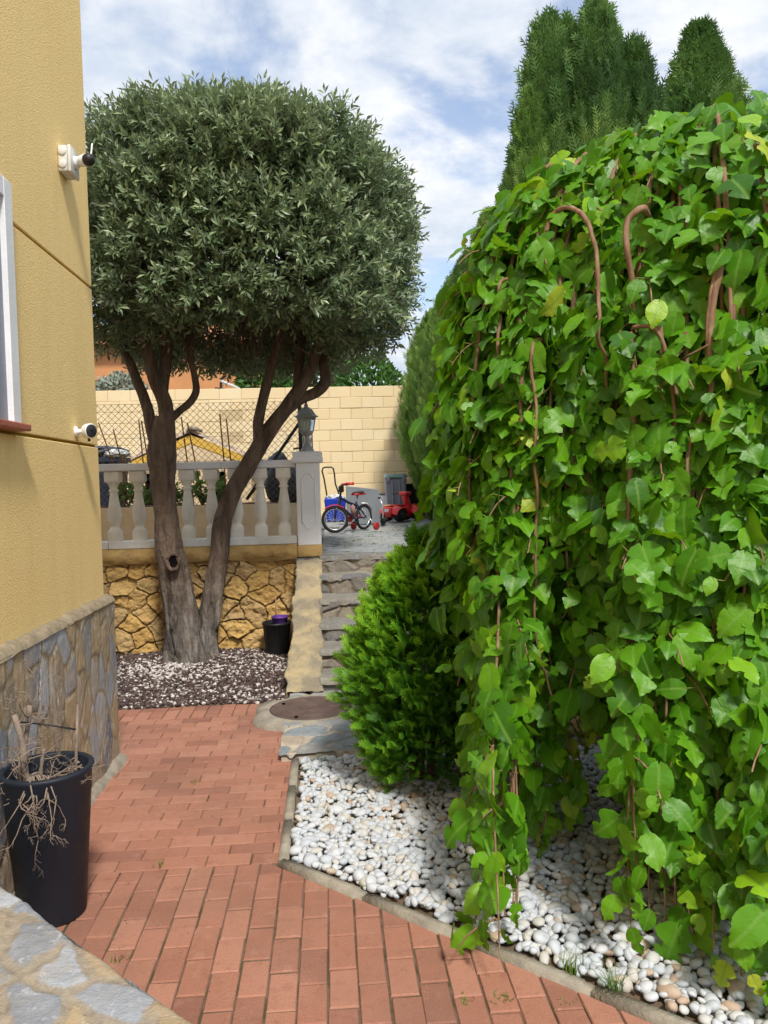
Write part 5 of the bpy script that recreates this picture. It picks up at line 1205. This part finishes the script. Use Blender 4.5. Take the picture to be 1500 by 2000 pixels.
ncl = 230; cz = .15+(TH-.17)*rng.random(ncl)**1.1; cp = rng.uniform(-PI, PI, ncl)
ci = rng.integers(0, ncl, n); cen = np.c_[np.cos(cp)*thuja_r(cz), np.sin(cp)*thuja_r(cz), cz]
sub = rng.normal(0, .045, (n, 3)); pos = cen[ci]*np.array([.93, .93, 1])+sub*np.array([1, 1, 1.25]); 
od = nrm(np.c_[np.cos(cp[ci]), np.sin(cp[ci]), np.full(n, .0)]); base = pos-od*.06
rr_ = np.hypot(base[:, 0], base[:, 1]); rm = thuja_r(base[:, 2]); lim = np.minimum(1, (rm*1.0+.012)/np.maximum(rr_, 1e-6)); base[:, :2] *= lim[:, None]
dd = nrm(od*.85+nrm(sub)*.55+np.array([0, 0, .75])+rng.normal(0, .22, (n, 3)))
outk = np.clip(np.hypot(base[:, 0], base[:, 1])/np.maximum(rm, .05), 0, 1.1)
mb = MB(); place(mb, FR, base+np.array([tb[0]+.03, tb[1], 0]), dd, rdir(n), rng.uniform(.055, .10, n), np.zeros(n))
rv = np.clip(.06+.78*tipv[None]*outk[:, None]**2+rng.normal(0, .1, (n, 1))+.12*(od@np.array([-.6, -.2, 0.]))[:, None]+.25*(base[:, 2:3]/TH-.5), 0, 1); mb.A[-1][:, 0] = rv.ravel()  # limer at young tips; left side also lighter, its lit side put into colour
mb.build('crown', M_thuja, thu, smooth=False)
mb = MB()
for k in range(4):
    a = tb+np.array([rng.normal(0, .015), rng.normal(0, .015), -.05]); mb.tube([a, a+[rng.normal(0, .01), rng.normal(0, .01), .25], a+[rng.normal(0, .06), rng.normal(0, .06), .75]], [.026, .02, .008], 10)
mb.build('trunk', M_cbark, thu)

# ------------------------------------------------------------------ cypress hedge and tall conifers
CF = frond(4)
def cypress(name, lab, c, z0, z1, R, n, plumes=1, mat=None, group=None, size=.15, taper=.75, flat=.0, droop=0.0, squash=.35):
    t_ = thing(name, lab, 'tree', (c[0], c[1], z0), group); mb = MB(); r0 = np.random.default_rng(int(abs(c[0]*100+c[1]*1000)))
    n = int(n*1.7); size = size*.72; nn_ = n//plumes
    for q in range(plumes):
        if plumes == 1: pc_ = np.array([c[0], c[1]]); h1 = z1; Rq = R
        else:
            a_ = q*2.4; rr = R*.54*math.sqrt((q+.3)/plumes); pc_ = np.array([c[0]+math.cos(a_)*rr, c[1]+math.sin(a_)*rr]); h1 = z1-(z1-z0)*.17*(rr/R)**1.2*r0.uniform(.5, 1.5); Rq = R*.64
        f = r0.random(nn_)**.9; ph = r0.uniform(-PI, PI, nn_); zz = z0+(h1-z0)*f
        prof_ = Rq*np.minimum(1, (1-f)**taper*1.35)*(squash+(1-squash)*np.minimum(1, f/.35))
        lump = 1+.22*fbm(np.c_[np.cos(ph)*2.2, np.sin(ph)*2.2, zz*1.1+q*7+c[1]], 4)+.30*fbm(np.c_[np.cos(ph)*5, np.sin(ph)*5, zz*.7+q*3+c[1]], 3)
        rad = prof_*lump*(1-np.abs(r0.normal(0, .13, nn_))+.16*(r0.random(nn_) < .10))
        o = np.c_[np.cos(ph), np.sin(ph), np.zeros(nn_)]
        pos = np.c_[pc_[0]+o[:, 0]*rad, pc_[1]+o[:, 1]*rad, zz]
        dd = nrm(o*.42+np.array([0, 0, 1.15-droop])+r0.normal(0, .22, (nn_, 3)))
        place(mb, CF, pos, dd, nrm(o+r0.normal(0, .6, (nn_, 3))), r0.uniform(.6, 1.25, nn_)*size, np.clip(.4+.9*fbm(pos*1.6, 3)+r0.normal(0, .16, nn_), 0, 1))
    mb.build('crown', mat or M_cyp, t_, smooth=False)
    mb = MB(); mb.tube([(c[0], c[1], z0-.1), (c[0], c[1], z0+(z1-z0)*.5), (c[0], c[1], z1-.2)], [.09, .06, .02], 10); mb.build('trunk', M_cbark, t_)
hl = ['nearest hedge cypress, mostly behind the mulberry dome', 'second hedge cypress from the mulberry dome', 'third hedge cypress from the mulberry dome', 'fourth hedge cypress from the mulberry dome', 'fifth hedge cypress, behind the right end of the steps', 'hedge cypress beside the toy quad', 'hedge cypress beside the black bin', 'farthest hedge cypress, touching the block wall']
for k in range(8):
    Yk = 7.2+k*.92; Xk = 1.98-.0*k
    cypress('hedge_cypress', hl[k]+', clipped tall', (Xk+rng.normal(0, .04), Yk), TZ-.05, (5.05, 4.75, 4.55, 4.42, 4.35, 4.3, 4.3, 4.3)[k]+rng.normal(0, .04), .64, 7000 if k > 2 else 5000, 1, M_hedge, 'cypresses of the clipped hedge', .19, (.80, .72, .64, .55, .46, .42, .42, .42)[k])
for k, (x, y, h, r) in enumerate(((2.58, 7.4, 0, .86),)):
    zt = float(PY(1195, 8, y)[2]); cypress('tall_cypress', 'tallest cypress with several upright plumes rising behind the mulberry', (x, y), .8, zt, r, 20000, 6, None, None, .25, .6)
tp_ = PY(1358, 75, 8.6); cypress('open_conifer', 'looser dark conifer with a pointed top right of the tallest cypress', (tp_[0]+.05, 8.6), .8, float(tp_[2]), 1.5, 11000, 1, None, None, .30, .95, droop=.5)
tp_ = PY(1040, 120, 7.6); cypress('tall_cypress', 'slimmer cypress on the left flank of the tallest one', (tp_[0]+.22, 7.6), .8, float(tp_[2]), .46, 6000, 2, None, None, .18, .7)
for k, (px, py, Yd) in enumerate(((1500, 240, 7.2), (1620, 300, 7.0))):
    tp_ = PY(px, py, Yd); cypress('tall_cypress', ('conifer behind the mulberry at the right edge of view', 'conifer behind the mulberry beyond the right edge')[k], (tp_[0], Yd), .5, float(tp_[2]), .9, 4000, 2, None, None, .2, .6)

# ------------------------------------------------------------------ pots
pb = G(90, 1792); pr = .157
potc = np.array([HX+.172, 2.76, 0])
pot = thing('planter_pot', 'tall tapered slate blue plastic planter against the stone house base', 'plant pot', potc)
hp = .53
mb = MB(); mb.lathe([(.001, 0), (.108, 0), (.112, .006), (.150, hp-.022), (.156, hp-.014), (.158, hp-.005), (.154, hp), (.140, hp), (.136, hp-.006), (.132, hp-.10), (.130, hp-.12)], 64, potc, cap=False); mb.build('shell', M_darkpot, pot)
mb = MB(); mb.lathe([(.1315, hp-.105), (.08, hp-.098), (.001, hp-.09)], 32, potc, cap=False); V = mb.V[0]; V[:, 2] += fbm(V*30, 3)*.012; mb.build('potting_soil', M_soil, pot)
dp_ = thing('dried_plant', 'dead leafless shrub with gnarled stems and twigs drooping over the slate blue planter', 'plant', potc+[-.02, .0, hp-.09])
mb = MB(); rs = np.random.default_rng(5)
def twig(mb, p, d, L, r, depth, curl=.5, grav=0.0):
    pts = [np.array(p)]; d = nrm(d); n = 7
    for i in range(n):
        d = nrm(d+rs.normal(0, curl*.4, 3)+np.array([0, 0, grav])); pts.append(pts[-1]+d*L/n)
    mb.tube(pts, np.linspace(r, r*.55, n+1), 6, cap=True)
    if depth > 0:
        for k in range(rs.integers(2, 4)):
            i = rs.integers(2, n+1); twig(mb, pts[i], d+rs.normal(0, .8, 3), L*rs.uniform(.35, .65), r*.62, depth-1, curl*1.1, grav)
sb = potc+np.array([-.05, -.03, hp-.10])
for k, (dx, dy, L, r) in enumerate(((.0, .0, .30, .017), (-.03, .02, .32, .013), (.03, .01, .18, .010))):
    p = sb+np.array([dx, dy, 0]); pts = [p]; d = nrm([-.10+.05*k, .05, 1])
    for i in range(8): d = nrm(d+rs.normal(0, .10, 3)+[0, 0, .1]); pts.append(pts[-1]+d*L/8)
    mb.tube(pts, np.linspace(r, r*.6, 9)*(1+.15*rs.normal(size=9)), 10)
    for q in range(8): i = rs.integers(2, 9); twig(mb, pts[i], rs.normal(0, 1, 3)*[1, 1, .5]+[.35, -.1, .2], rs.uniform(.06, .17), .0026, 3, .7)
mb.build('stem', M_dead, dp_)
mb = MB()
for q in range(12):
    a = potc+np.array([rs.uniform(-.02, .05), -.10+rs.normal(0, .01), hp-.01]); e = [(sb+[rs.uniform(-.0, .04), -.02, .03]), a+[0, 0, .012], a+np.array([rs.uniform(-.05, .06), -.055, -.05])]
    C, Rr = smooth_path(e, [.0036, .003, .0024], 12); mb.tube(C, Rr, 6); twig(mb, C[-1], np.array([rs.normal(0, .5), -.05, -.8]), rs.uniform(.08, .17), .0022, 3, .6, -.10)
for q in range(4): twig(mb, sb+[.03, -.02, .06], np.array([.9, -.05, .12])+rs.normal(0, .12, 3), .16, .0042, 2, .35)
mb.build('twig', M_dead, dp_)
p0_ = potc+np.array([-.10, -.02, hp+.17]); mb = MB(); mb.tube([p0_, p0_+[.10, .01, -.018], p0_+[.205, .02, -.045]], .0032, 7); tag(mb.build('black_rod', M_black), 'thin black rod tied across the dead shrub stems', 'rod')
a = potc+np.array([.085, .035, hp-.10]); mb = MB(); mb.tube([a, a+[.004, .01, .15], a+[.012, .02, .30]], [.0075, .006, .004], 8); tag(mb.build('support_stake', M_dead), 'slim bare stake standing at the back right of the slate blue planter', 'stake')
g_ = G(538, 1278); o0 = np.array([g_[0]+.02, 6.80, 0])
bp = thing('nursery_pot', 'black ribbed nursery pot on the gravel in front of the rubble wall', 'plant pot', o0)
mb = MB(); prof_ = [(.001, 0), (.092, 0), (.096, .01), (.118, .27), (.126, .275), (.128, .295), (.120, .298), (.114, .29), (.108, .24)]
mb.lathe(prof_, 48, o0, cap=False); V = mb.V[0]; d = V-o0; a = np.arctan2(d[:, 1], d[:, 0]); k = (d[:, 2] > .008) & (d[:, 2] < .272); V[k, :2] += (d[k, :2]*(.03*np.sign(np.sin(a[k]*24)))[:, None]); mb.lathe([(.107, .24), (.001, .245)], 24, o0, cap=False); mb.build('shell', M_blackpl, bp)
o1 = o0+[.03, .0, .2455]; pp = thing('purple_pot', 'small purple pot standing inside the black nursery pot', 'plant pot', o1)
mb = MB(); mb.lathe([(.05, 0), (.072, .085), (.076, .088), (.076, .10), (.070, .10), (.066, .08), (.001, .075)], 28, o1, cap=False); mb.build('shell', M_purple, pp)
mb = MB(); q0 = o1+[-.03, -.04, .076]; mb.tube([q0, q0+[.0, 0, .1], q0+[.003, 0, .2]], .0038, 7); tag(mb.build('thin_stick', M_pink), 'thin pale stick upright in the purple pot', 'stick')

# ------------------------------------------------------------------ pebbles and gravel
def ico(sub):
    b = bmesh.new(); bmesh.ops.create_icosphere(b, subdivisions=sub, radius=1); V = np.array([v.co[:] for v in b.verts]); Fq = np.array([[v.index for v in f.verts] for f in b.faces]); b.free(); return V, Fq
def rotm(n, flat=.35):
    a = rng.uniform(0, 2*PI, n); t_ = rng.normal(0, flat, n); s_ = rng.normal(0, flat, n)
    ca, sa = np.cos(a), np.sin(a); z = np.zeros(n); o = np.ones(n)
    Rz = np.stack([np.stack([ca, -sa, z], -1), np.stack([sa, ca, z], -1), np.stack([z, z, o], -1)], 1)
    ct, st_ = np.cos(t_), np.sin(t_); Rx = np.stack([np.stack([o, z, z], -1), np.stack([z, ct, -st_], -1), np.stack([z, st_, ct], -1)], 1)
    cs, ss = np.cos(s_), np.sin(s_); Ry = np.stack([np.stack([cs, z, ss], -1), np.stack([z, o, z], -1), np.stack([-ss, z, cs], -1)], 1)
    return Rz@Rx@Ry
def scatter(mb, sub, pos, S, rnd, flat, seeds=9, amp=.30):
    V0, Fq = ico(sub); n = len(pos); R = rotm(n, flat); vi = rng.integers(0, seeds, n)
    for k in range(seeds):
        s = vi == k; V = V0*(1+amp*fbm(V0*1.3+k*9.7, 2))[:, None]; W = np.einsum('nij,kj,nj->nki', R[s], V, S[s]) if False else np.einsum('nij,nkj->nki', R[s], V[None]*S[s][:, None])
        W = W+pos[s][:, None]; m_ = s.sum(); kk = len(V0)
        mb.add(W.reshape(-1, 3), (Fq[None]+(np.arange(m_)*kk)[:, None, None]).reshape(-1, 3)); mb.A[-1][:, 0] = np.repeat(rnd[s], kk)
sp = .0285; gx, gy = np.meshgrid(np.arange(-.25, 3.3, sp), np.arange(1.2, 4.16, sp*.866)); gx = gx+(np.arange(gx.shape[0]) % 2)[:, None]*sp/2
P = np.c_[gx.ravel(), gy.ravel()]+rng.normal(0, sp*.22, (gx.size, 2))
ins = (P[:, 0] > KX+.062) & (P@nd > diag[2]+.062) & (P[:, 1] < 4.115)
far = (P[:, 0] > 2.1) & (rng.random(len(P)) < .5); ins &= ~far
P = P[ins]; n = len(P); sz = rng.lognormal(math.log(.0160), .28, n); sz = np.clip(sz, .0095, .030)
S = np.c_[sz*rng.uniform(1.0, 1.45, n), sz*rng.uniform(.8, 1.05, n), sz*rng.uniform(.5, .8, n)]
z = .004+rng.uniform(0, .022, n)+.012*fbm(np.c_[P*3, np.zeros(n)], 3); pos = np.c_[P, z]
nearbush = np.exp(-((P[:, 0]-tb[0])**2+(P[:, 1]-tb[1])**2)/.28); rv = np.clip(rng.random(n)**1.15+nearbush*.30*rng.random(n)+.1*(P[:, 0] > .8), 0, 1)
nearm = P[:, 1] < 3.1
mb = MB(); scatter(mb, 3, pos[nearm & (P[:, 1] < 2.4)], S[nearm & (P[:, 1] < 2.4)], rv[nearm & (P[:, 1] < 2.4)], .35) if False else scatter(mb, 2, pos, S, rv, .35)
stuff(mb.build('white_pebbles', M_pebble)); 
tag(bpy.data.objects['white_pebbles'], 'bed of rounded white and cream pebbles beside the brick path', 'pebbles')
n = 17000; P = np.c_[rng.uniform(-2.7, -.33, n), rng.uniform(5.30, 7.02, n)]
sz = rng.uniform(.007, .0155, n); S = np.c_[sz*rng.uniform(.9, 1.5, n), sz, sz*rng.uniform(.5, .8, n)]
mound = .02+.035*np.exp(-((P[:, 0]-ob[0])**2+(P[:, 1]-ob[1])**2)/.35)
pos = np.c_[P, mound-.02+rng.uniform(-.002, .014, n)]
wp_ = np.clip(.10+.48*np.exp(-((P[:, 0]-ob[0]+.1)**2/.5+(P[:, 1]-6.35)**2/.16))+.35*fbm(np.c_[P*2.2, np.zeros(n)], 3), .07, .85); white = rng.random(n) < wp_
rv = np.where(white, rng.uniform(.56, 1, n), rng.uniform(0, .52, n))
mb = MB(); scatter(mb, 1, pos, S, rv, .5, amp=.5); stuff(mb.build('gravel', M_chip, smooth=False)); tag(bpy.data.objects['gravel'], 'mixed white and dark brown gravel round the olive trunk', 'gravel')
gx, gy = np.meshgrid(np.linspace(-2.9, -.31, 60), np.linspace(5.295, 7.06, 40)); h = -.004+.035*np.exp(-((gx-ob[0])**2+(gy-ob[1])**2)/.35)
mb = MB(); i = np.arange(39)[:, None]*60; j = np.arange(59)[None]; mb.add(np.c_[gx.ravel(), gy.ravel(), h.ravel()], np.stack([i+j, i+j+1, i+61+j, i+60+j], -1).reshape(-1, 4)); struct(mb.build('gravel_bed_ground', M_soil))

# weeds, fallen bits
def tuft(c, n, h, mat=M_grass, spread=.03):
    mb = MB()
    for k in range(n):
        a = rng.uniform(0, 2*PI); l_ = h*rng.uniform(.5, 1.1); b_ = np.array(c)+[rng.normal(0, spread*.4), rng.normal(0, spread*.4), 0]; o = np.array([math.cos(a), math.sin(a), 0]); V = []
        x = np.array([-o[1], o[0], 0]); lean = rng.uniform(.2, .9)
        for t_ in (0, .35, .7, 1): V += [b_+o*l_*lean*t_*t_+[0, 0, l_*t_*(1-.3*t_*lean)]-x*.0022*(1-t_*.9), b_+o*l_*lean*t_*t_+[0, 0, l_*t_*(1-.3*t_*lean)]+x*.0022*(1-t_*.9)]
        mb.add(V, np.array([(0, 1, 3, 2), (2, 3, 5, 4), (4, 5, 7, 6)]), rng.random())
    return mb
for (px, py, n, h, lab) in ((1115, 1905, 22, .10, 'grass tuft sprouting at the diagonal kerb edge'), (1200, 1940, 30, .09, 'larger grass tuft nearest the right end of the kerb')):
    tag(tuft(G(px, py, .005), n, h).build('grass_tuft', M_grass), lab, 'grass tuft', 'grass tufts along the kerb')
for (px, py, n, h, lab) in ((987, 1953, 26, .022, 'low weed in a paver joint, larger of the front pair'), (913, 1958, 16, .02, 'low weed in a paver joint left of the larger one'), (235, 1875, 14, .03, 'weed at the edge of the stone capped wall'), (381, 1530, 12, .03, 'tiny weed in the middle of the brick path'), (310, 1693, 12, .026, 'tiny weed where the brick courses change direction'), (1105, 1962, 12, .015, 'tiny weed below the grass tufts')):
    tag(tuft(G(px, py, -.003), n, h, spread=.035).build('weed', M_grass), lab, 'weed', 'weeds between the pavers')
for (px, py, n, h, lab) in ((625, 1490, 30, .05, 'weed clump at the front edge of the stone landing'), (615, 1508, 14, .03, 'small weed among the first white pebbles')):
    tag(tuft(G(px, py, .02), n, h, M_shrub, .06).build('weed', M_shrub), lab, 'weed', 'weeds by the landing')
mb = MB(); n = 260; P = np.c_[rng.uniform(-1.1, -.3, n), rng.uniform(2.2, 5.2, n), np.full(n, .002)]; place(mb, LQ, P, rdir(n)*[1, 1, .1], np.tile([0, 0, 1.], (n, 1))+rng.normal(0, .2, (n, 3)), rng.uniform(.004, .011, n), rng.random(n)); tag(stuff(mb.build('fallen_leaves', M_dead)), 'dry leaf scraps scattered on the brick path', 'leaf litter')
mb = MB(); n = 420; P = np.c_[rng.uniform(.0, 1.6, n), rng.uniform(7.1, 11.5, n), np.full(n, TZ+.012)]; place(mb, LQ, P, rdir(n)*[1, 1, .1], np.tile([0, 0, 1.], (n, 1))+rng.normal(0, .3, (n, 3)), rng.uniform(.015, .04, n), rng.random(n)); tag(stuff(mb.build('fallen_leaves', M_tomato)), 'yellow green leaf scraps scattered on the slate terrace', 'leaf litter')
# ------------------------------------------------------------------ light and sky
SUN_EL, SUN_AZ = math.radians(52), math.radians(163)   # azimuth clockwise from +Y
sdir = Vector((math.sin(SUN_AZ)*math.cos(SUN_EL), math.cos(SUN_AZ)*math.cos(SUN_EL), math.sin(SUN_EL)))
sun = bpy.data.lights.new('sun', 'SUN'); sun.energy = 1.8; sun.angle = math.radians(8); sun.color = (1, .955, .88)
so = bpy.data.objects.new('sun', sun); col.objects.link(so); so.rotation_euler = sdir.to_track_quat('Z', 'Y').to_euler(); so.location = (0, 0, 30)
w = bpy.data.worlds.new('World'); scene.world = w; w.use_nodes = True; nt_ = w.node_tree; nt_.nodes.clear()
N = nt_.nodes.new; Lk = nt_.links.new
sky = N('ShaderNodeTexSky'); sky.sky_type = 'NISHITA'; sky.sun_disc = False; sky.sun_elevation = SUN_EL; sky.sun_rotation = SUN_AZ; sky.altitude = 50; sky.dust_density = 1.5; sky.ozone_density = 1.5
tc = N('ShaderNodeTexCoord'); sx = N('ShaderNodeSeparateXYZ'); Lk(tc.outputs['Generated'], sx.inputs[0])
def mth(op, a, b=None, clamp=False):
    n = N('ShaderNodeMath'); n.operation = op; n.use_clamp = clamp
    for i, x in enumerate((a, b)):
        if x is None: continue
        if isinstance(x, (int, float)): n.inputs[i].default_value = x
        else: Lk(x, n.inputs[i])
    return n.outputs[0]
zz_ = mth('ADD', mth('MAXIMUM', sx.outputs[2], 0.0), .22)
cx_ = N('ShaderNodeCombineXYZ'); Lk(mth('DIVIDE', sx.outputs[0], zz_), cx_.inputs[0]); Lk(mth('DIVIDE', sx.outputs[1], zz_), cx_.inputs[1])
def cn(scale, det, rough, off, dist=0.0):
    mp = N('ShaderNodeMapping'); Lk(cx_.outputs[0], mp.inputs[0]); mp.inputs['Location'].default_value = off
    n = N('ShaderNodeTexNoise'); Lk(mp.outputs[0], n.inputs['Vector']); n.inputs['Scale'].default_value = scale; n.inputs['Detail'].default_value = det; n.inputs['Roughness'].default_value = rough; n.inputs['Distortion'].default_value = dist
    return n.outputs['Fac']
def mrg(v, a, b, c, d):
    n = N('ShaderNodeMapRange'); n.interpolation_type = 'SMOOTHSTEP'; Lk(v, n.inputs[0])
    for i, x in enumerate((a, b, c, d)): n.inputs[i+1].default_value = x
    return n.outputs[0]
cov = mrg(cn(2.6, 9, .58, (3.1, .4, 0), .25), .37, .55, .2, 1.0)
sh = mrg(cn(3.2, 8, .6, (1.3, 5.2, 2), .2), .35, .66, 0, 1)
mc_ = N('ShaderNodeMix'); mc_.data_type = 'RGBA'; Lk(sh, mc_.inputs[0]); mc_.inputs[6].default_value = (3.0, 3.4, 4.0, 1); mc_.inputs[7].default_value = (4.7, 4.75, 4.85, 1)
mx_ = N('ShaderNodeMix'); mx_.data_type = 'RGBA'; Lk(cov, mx_.inputs[0]); Lk(sky.outputs[0], mx_.inputs[6]); Lk(mc_.outputs[2], mx_.inputs[7])
bg = N('ShaderNodeBackground'); bg.inputs[1].default_value = .1; Lk(mx_.outputs[2], bg.inputs[0]); ow = N('ShaderNodeOutputWorld'); Lk(bg.outputs[0], ow.inputs[0])
vs_ = scene.view_settings; vs_.view_transform = 'Standard'; vs_.look = 'None'; vs_.exposure = 1.17; vs_.gamma = 1.0
scene.cycles.max_bounces = 8; scene.cycles.transparent_max_bounces = 8; scene.cycles.use_denoising = True
try: scene.cycles.denoiser = 'OPENIMAGEDENOISE'
except Exception: pass
